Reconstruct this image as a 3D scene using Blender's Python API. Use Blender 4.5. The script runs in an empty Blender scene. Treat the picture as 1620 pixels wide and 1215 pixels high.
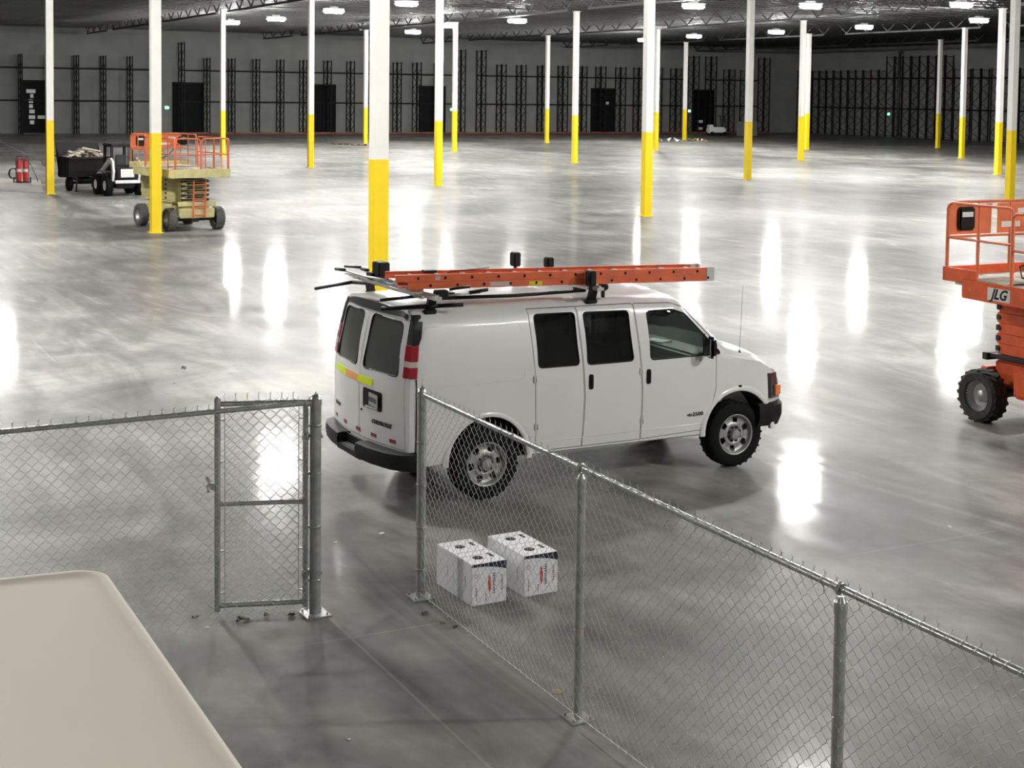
import bpy, bmesh, math, random
from mathutils import Vector, Matrix
PI = math.pi
R = math.radians
sc = bpy.context.scene
col = sc.collection
random.seed(7)

# ------------------------------------------------------------------ camera, world, exposure
CAMH = 4.354
def make_camera():
    f, pit, roll = 2342.1, .0578, .0118
    cd = bpy.data.cameras.new('camera'); cam = bpy.data.objects.new('camera', cd); col.objects.link(cam)
    cd.sensor_fit = 'HORIZONTAL'; cd.sensor_width = 36.0
    cd.lens = f / 1620 * 36
    cd.shift_y = -(607.5 - 284.6) / 1620
    cd.clip_start = .05; cd.clip_end = 600
    fwd = Vector((0, math.cos(pit), -math.sin(pit)))
    r0 = Vector((1, 0, 0)); u0 = r0.cross(fwd)
    cr, sr = math.cos(roll), math.sin(roll)
    rr = r0 * cr + u0 * sr; uu = u0 * cr - r0 * sr
    m = Matrix((rr, uu, -fwd)).transposed().to_4x4(); m.translation = (0, 0, CAMH)
    cam.matrix_world = m
    sc.camera = cam
make_camera()
w = bpy.data.worlds.new('world'); sc.world = w; w.use_nodes = True
w.node_tree.nodes['Background'].inputs[0].default_value = (.5, .5, .5, 1)
w.node_tree.nodes['Background'].inputs[1].default_value = .02
sc.view_settings.view_transform = 'Standard'
sc.view_settings.look = 'None'
sc.view_settings.exposure = 0.97
sc.view_settings.gamma = 1.0
sc.view_settings.use_curve_mapping = False
LIGHT_L = 400.0

# building grid: columns stand on a lattice of two directions
UX = Vector((0.45315, -0.89143, 0)); VX = Vector((0.89143, 0.45315, 0))
OX = Vector((-19.204, 61.590, 0)); DU, DV = 18.327, 17.708
def G(i, j, z=0.0): return OX + UX * (i * DU) + VX * (j * DV) + Vector((0, 0, z))
ANG_V = math.atan2(VX.y, VX.x)

# high-bay positions (x, y), all hung at the same height
LZ = 9.6
LIGHTS = [Vector((x, y, 0)) for x, y in (  # seen and inferred lamps, plus unseen ones added to brighten van and columns
 (-16.79,105.08),(-11.38,93.89),(-6.17,85.27),(-21.24,111.56),(-5.0,63.0),(-8.56,54.28),
 (-8.46,124.57),(-4.87,112.49),(.22,103.77),(10.18,84.49),(16.57,83.17),(10.46,52.47),
 (12.03,136.47),(15.38,126.80),(20.58,116.61),(25.18,106.92),(30.03,96.03),(24.23,80.62),
 (33.5,67.0),(-8.3,23.0),(6.0,28.0),(15.3,11.3),(30.5,32.0),(-27.0,78.0),(20.5,2.0),(-20.0,14.0),(18.0,40.0),(-15.0,38.0))]

# ------------------------------------------------------------------ helpers
def tag(o, label=None, cat=None, group=None, kind=None):
    if label: o['label'] = label
    if cat: o['category'] = cat
    if group: o['group'] = group
    if kind: o['kind'] = kind
    return o
def empty(name, loc=(0,0,0), rz=0.0, parent=None):
    o = bpy.data.objects.new(name, None); o.empty_display_size = .2
    col.objects.link(o); o.location = loc; o.rotation_euler = (0, 0, rz)
    if parent: o.parent = parent
    return o
def copy_tree(o, parent=None):
    c = o.copy(); col.objects.link(c)
    if parent: c.parent = parent
    for ch in list(o.children): copy_tree(ch, c)
    return c
class MB:
    def __init__(s): s.bm = bmesh.new()
    def _f(s, vs, fs, mi=0, M=None):
        bv = [s.bm.verts.new((M @ Vector(v)) if M else v) for v in vs]
        for f in fs:
            try: fc = s.bm.faces.new([bv[k] for k in f]); fc.material_index = mi
            except ValueError: pass
        return s
    def box(s, c, d, rot=None, mi=0, bev=0):
        x, y, z = d[0]/2, d[1]/2, d[2]/2
        M = Matrix.Translation(c) @ (rot.to_4x4() if rot is not None else Matrix())
        if bev:
            b = min(bev, x*.9, y*.9, z*.9)
            vs = []; 
            for sz in (-1, 1):
                for (ix, iz) in ((0, b), (b, 0)) if sz < 0 else ((b, 0), (0, b)):
                    pass
            t = bmesh.new(); bmesh.ops.create_cube(t, size=1)
            bmesh.ops.scale(t, vec=(d[0], d[1], d[2]), verts=t.verts)
            bmesh.ops.bevel(t, geom=t.edges[:], offset=b, segments=2, affect='EDGES', clamp_overlap=True)
            t.verts.index_update()
            return s._f([v.co[:] for v in t.verts], [[v.index for v in f.verts] for f in t.faces], mi, M)
        vs = [(a*x, b_*y, c_*z) for c_ in (-1, 1) for b_ in (-1, 1) for a in (-1, 1)]
        fs = [(0,2,3,1),(4,5,7,6),(0,1,5,4),(2,6,7,3),(0,4,6,2),(1,3,7,5)]
        return s._f(vs, fs, mi, M)
    def bar(s, a, b, wd, h, up=(0,0,1), mi=0):
        a = Vector(a); b = Vector(b); d = b - a; L = d.length
        if L < 1e-6: return s
        x = d.normalized(); up = Vector(up)
        if abs(x.dot(up)) > .98: up = Vector((1,0,0))
        y = up.cross(x).normalized(); z = x.cross(y)
        rot = Matrix((x, y, z)).transposed()
        return s.box((a+b)/2, (L, wd, h), rot, mi)
    def tube(s, pts, r, n=8, closed=False, mi=0, caps=True):
        pts = [Vector(p) for p in pts]; m = len(pts)
        rs = r if isinstance(r, (list, tuple)) else [r]*m
        prev = None; rings = []
        for i in range(m):
            if closed: t = pts[(i+1) % m] - pts[i-1]
            elif i == 0: t = pts[1]-pts[0]
            elif i == m-1: t = pts[-1]-pts[-2]
            else: t = (pts[i+1]-pts[i]).normalized() + (pts[i]-pts[i-1]).normalized()
            if t.length < 1e-9: t = Vector((0,0,1))
            t.normalize()
            if prev is None:
                a = Vector((0,0,1)) if abs(t.z) < .9 else Vector((1,0,0))
                u = a.cross(t).normalized()
            else:
                u = (prev - t*prev.dot(t))
                u = u.normalized() if u.length > 1e-6 else t.orthogonal().normalized()
            prev = u; v = t.cross(u)
            rings.append([s.bm.verts.new(pts[i] + (u*math.cos(2*PI*k/n) + v*math.sin(2*PI*k/n))*rs[i]) for k in range(n)])
        rng = range(m if closed else m-1)
        for i in rng:
            A, B = rings[i], rings[(i+1) % m]
            for k in range(n):
                f = s.bm.faces.new((A[k], A[(k+1)%n], B[(k+1)%n], B[k])); f.material_index = mi; f.smooth = n > 5
        if caps and not closed and n > 2:
            for q in (rings[0][::-1], rings[-1]):
                try: s.bm.faces.new(q).material_index = mi
                except ValueError: pass
        return s
    def cyl(s, a, b, r, n=16, r2=None, mi=0): return s.tube([a, b], [r, r if r2 is None else r2], n, mi=mi)
    def lathe(s, prof, c=(0,0,0), axis='z', n=32, mi=0, closed=True):
        """prof: list of (radius, height)"""
        rings = []
        c = Vector(c)
        for (r, h) in prof:
            ring = []
            for k in range(n):
                a = 2*PI*k/n; p = (r*math.cos(a), r*math.sin(a), h)
                if axis == 'y': p = (p[0], h, p[1])
                elif axis == 'x': p = (h, p[0], p[1])
                ring.append(s.bm.verts.new(c + Vector(p)))
            rings.append(ring)
        for i in range(len(rings)-1):
            for k in range(n):
                f = s.bm.faces.new((rings[i][k], rings[i][(k+1)%n], rings[i+1][(k+1)%n], rings[i+1][k])); f.material_index = mi; f.smooth = True
        if closed:
            for q in (rings[0], rings[-1]):
                try: s.bm.faces.new(q).material_index = mi
                except ValueError: pass
        return s
    def prism(s, pts, z0, z1, M=None, mi=0):
        """pts 2D outline extruded from z0 to z1"""
        n = len(pts)
        vs = [(p[0], p[1], z0) for p in pts] + [(p[0], p[1], z1) for p in pts]
        fs = [tuple(range(n))[::-1], tuple(range(n, 2*n))] + [(k, (k+1)%n, n+(k+1)%n, n+k) for k in range(n)]
        return s._f(vs, fs, mi, M)
    def build(s, name, mats, parent=None, smooth=None, loc=None):
        bmesh.ops.recalc_face_normals(s.bm, faces=s.bm.faces[:])
        me = bpy.data.meshes.new(name); s.bm.to_mesh(me); s.bm.free()
        for m in (mats if isinstance(mats, (list, tuple)) else [mats]): me.materials.append(m)
        if smooth is not None:
            me.polygons.foreach_set('use_smooth', [True]*len(me.polygons)); me.set_sharp_from_angle(angle=R(smooth))
        o = bpy.data.objects.new(name, me); col.objects.link(o)
        if parent: o.parent = parent
        if loc: o.location = loc
        return o
def struct(name, mb, mat, label=None):
    o = mb.build(name, mat); o['kind'] = 'structure'
    if label: o['label'] = label
    return o
def text(name, body, size, mat, M, parent=None, ext=.002, sx=1.0, shear=0.0, bold=0.0):
    cu = bpy.data.curves.new(name, 'FONT'); cu.body = body; cu.size = size; cu.extrude = ext
    cu.align_x = 'CENTER'; cu.align_y = 'CENTER'; cu.offset = bold; cu.shear = shear; cu.resolution_u = 3
    t = bpy.data.objects.new('tmp', cu); col.objects.link(t)
    me = bpy.data.meshes.new_from_object(t.evaluated_get(bpy.context.evaluated_depsgraph_get()))
    bpy.data.objects.remove(t); bpy.data.curves.remove(cu)
    for v in me.vertices: v.co.x *= sx
    me.transform(M); me.name = name
    me.materials.clear(); me.materials.append(mat)
    o = bpy.data.objects.new(name, me); col.objects.link(o)
    if parent: o.parent = parent
    return o

# ------------------------------------------------------------------ materials
def mat(name, color, rough=.5, metal=0.0, spec=.5, noise=0.0, nscale=8.0, bump=0.0, coat=0.0, emis=None, estr=0.0, trans=0.0, alpha=1.0, dark=None):
    m = bpy.data.materials.new(name); m.use_nodes = True
    nt = m.node_tree; b = nt.nodes['Principled BSDF']
    b.inputs['Base Color'].default_value = (*color, 1); b.inputs['Roughness'].default_value = rough
    b.inputs['Metallic'].default_value = metal; b.inputs['Specular IOR Level'].default_value = spec
    b.inputs['Coat Weight'].default_value = coat; b.inputs['Coat Roughness'].default_value = .08
    b.inputs['Transmission Weight'].default_value = trans; b.inputs['Alpha'].default_value = alpha
    if emis: b.inputs['Emission Color'].default_value = (*emis, 1); b.inputs['Emission Strength'].default_value = estr
    if noise or bump:
        tc = nt.nodes.new('ShaderNodeTexCoord'); nz = nt.nodes.new('ShaderNodeTexNoise')
        nz.inputs['Scale'].default_value = nscale; nz.inputs['Detail'].default_value = 5
        nt.links.new(tc.outputs['Object'], nz.inputs['Vector'])
        if noise:
            mx = nt.nodes.new('ShaderNodeMix'); mx.data_type = 'RGBA'
            d = dark or tuple(c*(1-noise) for c in color)
            mx.inputs[6].default_value = (*d, 1); mx.inputs[7].default_value = (*color, 1)
            rp = nt.nodes.new('ShaderNodeValToRGB'); rp.color_ramp.elements[0].position = .35; rp.color_ramp.elements[1].position = .62
            nt.links.new(nz.outputs['Fac'], rp.inputs[0]); nt.links.new(rp.outputs[0], mx.inputs[0])
            nt.links.new(mx.outputs[2], b.inputs['Base Color'])
        if bump:
            bp = nt.nodes.new('ShaderNodeBump'); bp.inputs['Strength'].default_value = bump; bp.inputs['Distance'].default_value = .01
            nt.links.new(nz.outputs['Fac'], bp.inputs['Height']); nt.links.new(bp.outputs[0], b.inputs['Normal'])
    return m
class NT:
    """tiny node-graph helper"""
    def __init__(s, m): s.nt = m.node_tree; s.b = s.nt.nodes['Principled BSDF']
    def n(s, t, **kw):
        nd = s.nt.nodes.new(t)
        for k, v in kw.items():
            if k.startswith('i_'):
                key = k[2:]; nd.inputs[int(key) if key.isdigit() else key.replace('_', ' ')].default_value = v
            else: setattr(nd, k, v)
        return nd
    def l(s, a, b): s.nt.links.new(a, b)
    def math(s, op, a, b=None, clamp=False):
        nd = s.nt.nodes.new('ShaderNodeMath'); nd.operation = op; nd.use_clamp = clamp
        for k, v in ((0, a), (1, b)):
            if v is None: continue
            if isinstance(v, (int, float)): nd.inputs[k].default_value = v
            else: s.nt.links.new(v, nd.inputs[k])
        return nd.outputs[0]
    def ramp(s, fac, stops):
        nd = s.nt.nodes.new('ShaderNodeValToRGB'); cr = nd.color_ramp
        while len(cr.elements) < len(stops): cr.elements.new(.5)
        for e, (p, c) in zip(cr.elements, stops):
            e.position = p; e.color = (*c, 1) if isinstance(c, tuple) else (c, c, c, 1)
        s.nt.links.new(fac, nd.inputs[0]); return nd.outputs[0]
    def mix(s, fac, a, b, mode='MIX'):
        nd = s.nt.nodes.new('ShaderNodeMix'); nd.data_type = 'RGBA'; nd.blend_type = mode
        for k, v in ((0, fac), (6, a), (7, b)):
            if isinstance(v, (int, float)): nd.inputs[k].default_value = v
            elif isinstance(v, tuple): nd.inputs[k].default_value = (*v, 1)
            else: s.nt.links.new(v, nd.inputs[k])
        return nd.outputs[2]

def floor_material():
    m = mat('polished_concrete', (.3,.3,.29), .2); g = NT(m)
    tc = g.n('ShaderNodeTexCoord')
    mp = g.n('ShaderNodeMapping', i_Rotation=(0, 0, -ANG_V)); g.l(tc.outputs['Object'], mp.inputs['Vector'])
    def noise(scale, detail=4, dist=0.0, vec=None, rough=.55):
        nd = g.n('ShaderNodeTexNoise', i_Scale=scale, i_Detail=detail, i_Distortion=dist, i_Roughness=rough)
        g.l(vec or mp.outputs[0], nd.inputs['Vector']); return nd.outputs['Fac']
    big = noise(.16, 5, 1.2); mid = noise(.7, 6, .8); fine = noise(5, 5)
    st = g.n('ShaderNodeMapping', i_Scale=(1, .25, 1)); g.l(mp.outputs[0], st.inputs['Vector'])
    swirl = noise(.9, 5, 2.5, st.outputs[0])
    c1 = g.ramp(big, [(.35, (.132,.132,.128)), (.65, (.285,.28,.264))])
    c2 = g.ramp(mid, [(.3, (.62,.62,.62)), (.7, (1.26,1.25,1.23))])
    c = g.mix(1.0, c1, c2, 'MULTIPLY')
    c3 = g.ramp(swirl, [(.35, .76), (.5, 1.0), (.66, 1.26)])
    c = g.mix(1.0, c, c3, 'MULTIPLY')
    c4 = g.ramp(fine, [(.3, .93), (.7, 1.06)]); c = g.mix(1.0, c, c4, 'MULTIPLY')
    # pale scuffs
    sc_ = noise(1.6, 8, 1.5, None, .7); sm = g.ramp(sc_, [(.66, 0.0), (.76, .35)]); c = g.mix(sm, c, (.62,.6,.56))
    # sawn joints: lines every quarter bay, parallel to the column grid
    sx = g.n('ShaderNodeSeparateXYZ'); g.l(mp.outputs[0], sx.inputs[0])
    o_v = OX.dot(VX); o_u = -OX.dot(UX)
    def lines(s, off, per, wd):
        a = g.math('DIVIDE', g.math('ADD', s, -off + wd*0 + per*200), per)
        fr = g.math('FRACT', a); d = g.math('ABSOLUTE', g.math('SUBTRACT', fr, .5))
        return g.math('GREATER_THAN', d, .5 - wd/per)
    # mapping rotates the point by -ANG_V: x' runs along V, y' along -U
    j1 = lines(sx.outputs['X'], o_v + DV/8, DV/4, .012); j2 = lines(sx.outputs['Y'], o_u + DU/8, DU/4, .012)
    j = g.math('MAXIMUM', j1, j2)
    jn = noise(.35, 2); jc = g.ramp(jn, [(.45, (.14,.14,.135)), (.55, (.5,.49,.46))])
    c = g.mix(g.math('MULTIPLY', j, .16), c, jc)
    # parallel tyre sweeps in the left part
    a = g.math('FRACT', g.math('DIVIDE', g.math('ADD', sx.outputs['X'], 100.0), .78))
    band = g.ramp(g.math('ABSOLUTE', g.math('SUBTRACT', a, .5)), [(.1, 0.0), (.2, .7), (.42, .7), (.47, 0.0)])
    m1 = g.ramp(g.math('MULTIPLY', g.math('ADD', sx.outputs['X'], 60.0), 1/100), [(.64, 1.0), (.73, 0.0)])
    m2 = g.ramp(g.math('MULTIPLY', sx.outputs['Y'], 1/100), [(.28, 0.0), (.34, 1.0), (.85, 1.0)])
    bm_ = g.math('MULTIPLY', g.math('MULTIPLY', m1, m2), g.math('MULTIPLY', band, g.ramp(mid, [(.35, .3), (.6, 1.0)])))
    c = g.mix(bm_, c, (.11,.11,.11))
    g.l(c, g.b.inputs['Base Color'])
    r = g.ramp(swirl, [(.3, .40), (.7, .52)]); r2 = g.ramp(mid, [(.3, .9), (.7, 1.25)])
    rr = g.mix(1.0, r, r2, 'MULTIPLY'); rr2 = g.mix(g.math('MULTIPLY', bm_, .8), rr, (.35,.35,.35)); g.l(rr2, g.b.inputs['Roughness'])
    g.b.inputs['Specular IOR Level'].default_value = .055
    cw = g.mix(1.0, g.ramp(swirl, [(.3, .36), (.6, .10)]), g.ramp(mid, [(.35, .35), (.6, 1.0)]), 'MULTIPLY'); g.l(cw, g.b.inputs['Coat Weight']); g.b.inputs['Coat Roughness'].default_value = .095
    # floor flatness waviness
    w1 = noise(1.1, 2, .3); w2 = noise(6, 2)
    h = g.math('ADD', g.math('MULTIPLY', w1, 1.0), g.math('MULTIPLY', w2, .12))
    bp = g.n('ShaderNodeBump', i_Strength=1.0, i_Distance=.0016); g.l(h, bp.inputs['Height']); g.l(bp.outputs[0], g.b.inputs['Normal'])
    return m

M = dict(
 floor=floor_material(),
 wall=mat('painted_concrete_wall', (.235,.235,.225), .85, noise=.12, nscale=.6),
 office=mat('office_wall_paint', (.6,.59,.56), .8, noise=.05, nscale=2),
 deck=mat('roof_deck', (.03,.03,.029), .8, noise=.3, nscale=.5),
 steel_dark=mat('dark_joist_steel', (.03,.03,.03), .5, noise=.3, nscale=3),
 joist=mat('grey_joist_steel', (.05,.05,.05), .45, noise=.4, nscale=1.5),
 rack_steel=mat('dark_rack_steel', (.014,.014,.014), .7, spec=.15, noise=.3, nscale=3),
 col_white=mat('white_column_paint', (.74,.73,.69), .45, noise=.06, nscale=2),
 col_yellow=mat('yellow_column_paint', (.83,.60,.004), .45, noise=.05, nscale=3),
 lamp=mat('luminous_lens', (.9,.9,.9), .4, emis=(1.0,.985,.95), estr=LIGHT_L),
 housing=mat('lamp_housing', (.6,.6,.6), .5, noise=.1),
 door_black=mat('black_dock_door', (.008,.009,.010), .7, spec=.1, noise=.2, nscale=2),
 paper=mat('white_paper', (.75,.75,.73), .8, noise=.05),
 red_steel=mat('red_orange_beam', (.28,.07,.035), .6, noise=.4, nscale=1),
 green=mat('green_exit_glow', (.02,.3,.12), .5, emis=(.05,1,.45), estr=5),
 exit_white=mat('exit_letter_glow', (.8,.9,.85), .5, emis=(.6,1,.8), estr=5),
 galv=mat('galvanised_steel', (.48,.49,.48), .30, metal=.6, noise=.25, nscale=14, bump=.05),
 galv_wire=mat('galvanised_wire', (.6,.6,.57), .42, metal=.35, noise=.15, nscale=30),
 black=mat('black_plastic', (.008,.008,.008), .5, spec=.3, noise=.2, nscale=6),
 rubber=mat('black_rubber', (.008,.008,.008), .85, spec=.2, noise=.3, nscale=20, bump=.2),
 grey_rubber=mat('grey_worn_rubber', (.10,.10,.098), .85, noise=.3, nscale=10, bump=.3),
)
# ------------------------------------------------------------------ the hall
I0, I1, J0, J1 = -4.65, 4.4, -3.2, 5.95
ROOF = 11.05
def quad_slab(mb, a, b, c, d, z0, z1):
    vs = [(p.x, p.y, z0) for p in (a,b,c,d)] + [(p.x, p.y, z1) for p in (a,b,c,d)]
    mb._f(vs, [(3,2,1,0),(4,5,6,7),(0,1,5,4),(1,2,6,5),(2,3,7,6),(3,0,4,7)])
mb = MB(); quad_slab(mb, G(I0,J0), G(I0,J1), G(I1,J1), G(I1,J0), -.3, 0); struct('floor', mb, M['floor'])
mb = MB(); quad_slab(mb, G(I0,J0), G(I0,J1), G(I1,J1), G(I1,J0), ROOF, ROOF+.3); struct('ceiling', mb, M['deck'])
def wall(name, p, q, n, m=M['wall'], seams=True):
    mb = MB(); quad_slab(mb, p, q, q + n*.3, p + n*.3, 0, ROOF); struct(name, mb, m)
wall('wall_far', G(I0,J0-.02), G(I0,J1+.02), -UX)
wall('wall_right', G(I0,J1), G(I1,J1), VX)
wall('wall_left', G(I0,J0), G(I1,J0), -VX)
wall('wall_near', G(I1,J0-.02), G(I1,J1+.02), UX)
# office block the photograph was taken from: an upper floor slab with a wall under its edge
mb = MB(); mb.box((0, -3.6, 2.75), (9, 12.2, .2)); struct('floor_office', mb, M['office'])
mb = MB(); mb.box((0, 2.35, 1.325), (9, .2, 2.65)); struct('wall_office', mb, M['office'])


# ------------------------------------------------------------------ columns
COLS = [
 (-19.13, 61.18, 'white and yellow column at the far left, right of the red tanks'),
 (-10.88, 45.11, 'white and yellow column standing in front of the cream scissor lift'),
 (-2.62, 29.04, 'nearest and thickest white and yellow column, rising behind the van roof rack'),
 (-19.10, 97.60, 'white and yellow column just right of the cream scissor lift railing'),
 (-11.62, 85.24, 'white and yellow column between the cream lift and the nearest column, in front of a black dock door'),
 (-12.58, 126.59, 'thin distant column immediately left of the nearest column'),
 (-3.48, 69.68, 'white and yellow column first to the right of the nearest column'),
 (-4.35, 110.96, 'thin column close to the green exit sign in the middle of the far wall'),
 (3.10, 133.88, 'very thin distant column left of the one above the van ladder middle'),
 (3.99, 94.70, 'slim column whose foot is above the middle of the van ladder'),
 (4.87, 53.48, 'thick white and yellow column rising above the front end of the orange ladder'),
 (11.47, 118.38, 'thin dull column tucked just behind the thick column right of centre'),
 (17.01, 146.52, 'farthest bright column with scattered paper at its foot'),
 (12.44, 78.13, 'white and yellow column rising above the bonnet of the van'),
 (19.97, 102.54, 'nearer column of the overlapping pair near the far corner'),
 (24.62, 123.87, 'farther, brightly lit column of the overlapping pair near the far corner'),
 (38.11, 132.66, 'grey dim thin column in front of the right wall racking'),
 (33.49, 110.32, 'brilliantly lit thin column below a ceiling lamp at the right'),
 (28.42, 86.56, 'column left of the thick one behind the orange lift'),
 (21.47, 63.72, 'thick column rising behind the platform of the orange lift'),
]
def make_column():
    t = empty('steel_column')
    mb = MB(); mb.box((0,0,3.048/2), (.3,.3,3.048)); mb.build('yellow_base', M['col_yellow'], t)
    mb = MB(); mb.box((0,0,3.048+6.6/2), (.297,.297,6.6)); mb.build('upper_shaft', M['col_white'], t)
    mb = MB(); mb.box((0,0,.012), (.42,.42,.024)); mb.build('base_plate', M['col_yellow'], t)
    mb = MB(); mb.box((0,0,9.66), (.4,.4,.03)); mb.build('cap_plate', M['col_white'], t)
    return t
c0 = make_column()
# a few more stand outside the frame on the same grid
extra = [G(0,-1), G(1,-1), G(-1,0), G(-2,0), G(-3,0), G(-1,-1), G(2,1), G(2,2), G(0,4), G(3,2)]
for k, (x, y, lab) in enumerate(COLS):
    o = c0 if k == 0 else copy_tree(c0)
    o.location = (x, y, 0); o.rotation_euler = (0, 0, ANG_V); tag(o, lab, 'column', 'roof columns painted yellow at the foot')

# ------------------------------------------------------------------ roof steel
def joist_bm(L, depth, ch, web, pitch):
    mb = MB()
    mb.box((L/2, 0, depth - ch/2), (L, ch*1.6, ch)); mb.box((L/2, 0, ch/2), (L - pitch, ch*1.6, ch))
    n = max(2, int(L/pitch)); st = L/n
    for k in range(n):
        mb.bar((k*st, 0, depth-ch), ((k+.5)*st, 0, ch), web, web); mb.bar(((k+.5)*st, 0, ch), ((k+1)*st, 0, depth-ch), web, web)
    return mb
GZ = 9.68
gird = None
for j in range(-2, 6):
    for i in range(-5, 5):
        a = G(max(i, I0), j, GZ); L = ((min(i+1, I1)) - max(i, I0))*DU
        if i == -5:
            o = joist_bm(L-.35, 1.15, .13, .07, 2.4).build('roof_girder', M['steel_dark'])
            o.location = a + UX*.2
        elif gird is None:
            o = joist_bm(L-.4, 1.15, .13, .07, 2.4).build('roof_girder', M['steel_dark']); gird = o; o.location = a + UX*.2
        elif i == 4:
            continue
        else:
            o = gird.copy(); col.objects.link(o); o.location = a + UX*.2
        o.rotation_euler = (0, 0, math.atan2(UX.y, UX.x))
        tag(o, 'deep dark roof truss running from column top to column top', 'roof girder', 'roof girders')
jo = None
nj = 10
for i10 in range(int(I0*nj)+1, 12):
    o = joist_bm((J1-J0)*DV - .1, .78, .075, .04, 1.5).build('roof_joist', M['joist']) if jo is None else jo.copy()
    if jo is None: jo = o
    else: col.objects.link(o)
    o.location = G((i10+.5)/nj, J0, ROOF-.79) + VX*.05; o.rotation_euler = (0, 0, ANG_V)
    tag(o, 'dark open-web joist spanning under the roof deck', 'roof joist', 'roof joists')

# ------------------------------------------------------------------ high-bay lamps
LAB = {0:'lit ceiling lamp midway between the cream lift column and the next column right', 1:'lit ceiling lamp just left of the nearest column, second lamp from it',
 2:'lit ceiling lamp at the top edge, just right of the nearest column', 3:'small lit ceiling lamp touching the top of the column right of the cream lift',
 6:'lit ceiling lamp low between the nearest column and the next one', 7:'small lit lamp against the top of the thin column near the middle exit sign',
 8:'lit ceiling lamp in the open middle of the roof', 9:'lit ceiling lamp at the top edge right of centre',
 12:'small lit lamp half hidden by the thick column right of centre', 13:'lit ceiling lamp above the farthest bright column',
 14:'lit ceiling lamp left of the overlapping pair of columns', 15:'lit ceiling lamp right of the overlapping pair of columns', 16:'lit ceiling lamp near the upper right corner'}
def make_lamp():
    t = empty('high_bay_lamp')
    mb = MB(); mb.box((0,0,.0), (1.25,.62,.07), bev=.02); mb.box((0,0,.09), (.5,.3,.12), bev=.02); mb.build('housing', M['housing'], t)
    mb = MB(); mb.box((0,0,-.155),(1.25,.6,.235), bev=.09)
    mb.build('lens', M['lamp'], t, 60)
    mb = MB()
    mb.cyl((0,0,.1), (0,0,ROOF-LZ), .02, 6)
    mb.build('hanger', M['steel_dark'], t)
    return t
l0 = make_lamp()
for k, p in enumerate(LIGHTS):
    o = l0 if k == 0 else copy_tree(l0)
    o.location = (p.x, p.y, LZ); o.rotation_euler = (0, 0, ANG_V)
    if k in LAB: tag(o, LAB[k], 'lamp', 'ceiling lamps')
    else: tag(o, 'unseen ceiling lamp outside the picture, in a set partly added as fill light', 'lamp', 'ceiling lamps out of view')

# added fill light, unseen behind the viewpoint, to brighten the table top
t = empty('table_fill_light', (-1.2, -.6, 6.9)); tag(t, 'added fill light above the table top, outside the picture', 'lamp')
mb = MB(); mb.box((0,0,.05), (1.3,.4,.08), bev=.01); mb.build('housing', M['housing'], t)
mb = MB(); mb.box((0,0,-.02), (1.2,.34,.06), bev=.02); mb.build('lens', mat('fill_light_lens', (.9,.9,.9), .4, emis=(1.0,.95,.86), estr=30), t)
mb = MB(); mb.cyl((0,0,.08),(0,0,ROOF-6.9),.012,6); mb.build('hanger', M['steel_dark'], t)

# ------------------------------------------------------------------ racking along the walls
def rack_frame(depth, height, posts):
    mb = MB()
    for x in posts: mb.box((x, 0, height/2), (.1, .1, height)); mb.box((x,0,.008), (.18,.16,.016))
    for a, b in zip(posts[:-1], posts[1:]):
        if b - a < .5: 
            for z in (1.5, 4.0, 6.5): mb.bar((a,0,z),(b,0,z), .05, .05)
            continue
        z = .25; up = True
        while z < height - .9:
            mb.bar((a if up else b, 0, z), (b if up else a, 0, z+.75), .045, .045); z += .75; up = not up
        mb.bar((a,0,.2),(b,0,.2), .045, .045); mb.bar((a,0,height-.15),(b,0,height-.15), .045, .045)
    return mb
posts2 = (.25, 1.3, 1.5, 2.55)
fr_std = None; fr_tall = None
# along the far wall the frames stand out from the wall; j positions follow the bays
far_js = []
def wall_j(x):   # picture column -> grid j on the far wall, tabulated from the view
    tab = ((28,.645),(71,.79),(117,.94),(159,1.085),(201,1.23),(239,1.37),(283,1.52),(323,1.665),(363,1.81),(400,1.955),(438,2.10),(475,2.24),(511,2.39),(547,2.535),(583,2.68),(620,2.835),(651,2.965),(684,3.11),(719,3.26),(752,3.40),(784,3.54),(817,3.68),(848,3.83),(880,3.98),(910,4.12),(940,4.26),(970,4.41),(1000,4.55),(1028,4.69),(1057,4.84),(1085,4.98),(1113,5.12),(1140,5.27),(1167,5.41),(1194,5.56))
    return tab
uA = math.atan2(UX.y, UX.x)
js = [.5, .355, .21, .065] + [j for _, j in wall_j(0)]
talls = {239, 283, 719, 752, 1085, 1113, 1194}
TJ = {1.37, 1.52, 3.26, 3.40, 4.98, 5.12, 5.56}
for j in js:
    tall = j in TJ
    src = fr_tall if tall else fr_std
    if src is None:
        o = rack_frame(2.6, 9.15 if tall else 7.65, posts2).build('rack_upright', M['rack_steel'])
        if tall: fr_tall = o
        else: fr_std = o
    else: o = src.copy(); col.objects.link(o)
    o.location = G(I0, j); o.rotation_euler = (0, 0, uA)
    seg = ['left of the leftmost dock door', 'between leftmost and second dock doors', 'between second and third dock doors', 'between third and fourth dock doors', 'between fourth and fifth dock doors', 'between fifth and last dock doors', 'between last dock door and corner'][sum(j > q for q in (.745,1.575,2.38,3.10,4.32,5.11))]
    TL = {1.37:'left of the left exit sign, partly behind the second column', 1.52:'right of the left exit sign', 3.26:'left of the middle exit sign', 3.40:'right of the middle exit sign', 4.98:'left of the exit sign by the farthest bright column', 5.12:'at the dock door nearest the corner', 5.56:'nearest the far corner'}
    if tall: tag(o, 'taller dark far-wall rack upright, ' + TL[j], 'rack upright', 'tall rack uprights on the far wall')
    else: tag(o, 'dark latticed far-wall rack upright, ' + seg, 'rack upright', 'rack uprights on the far wall ' + seg)
rjs = [-4.52 + .146*k for k in range(0, 22)]
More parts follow.
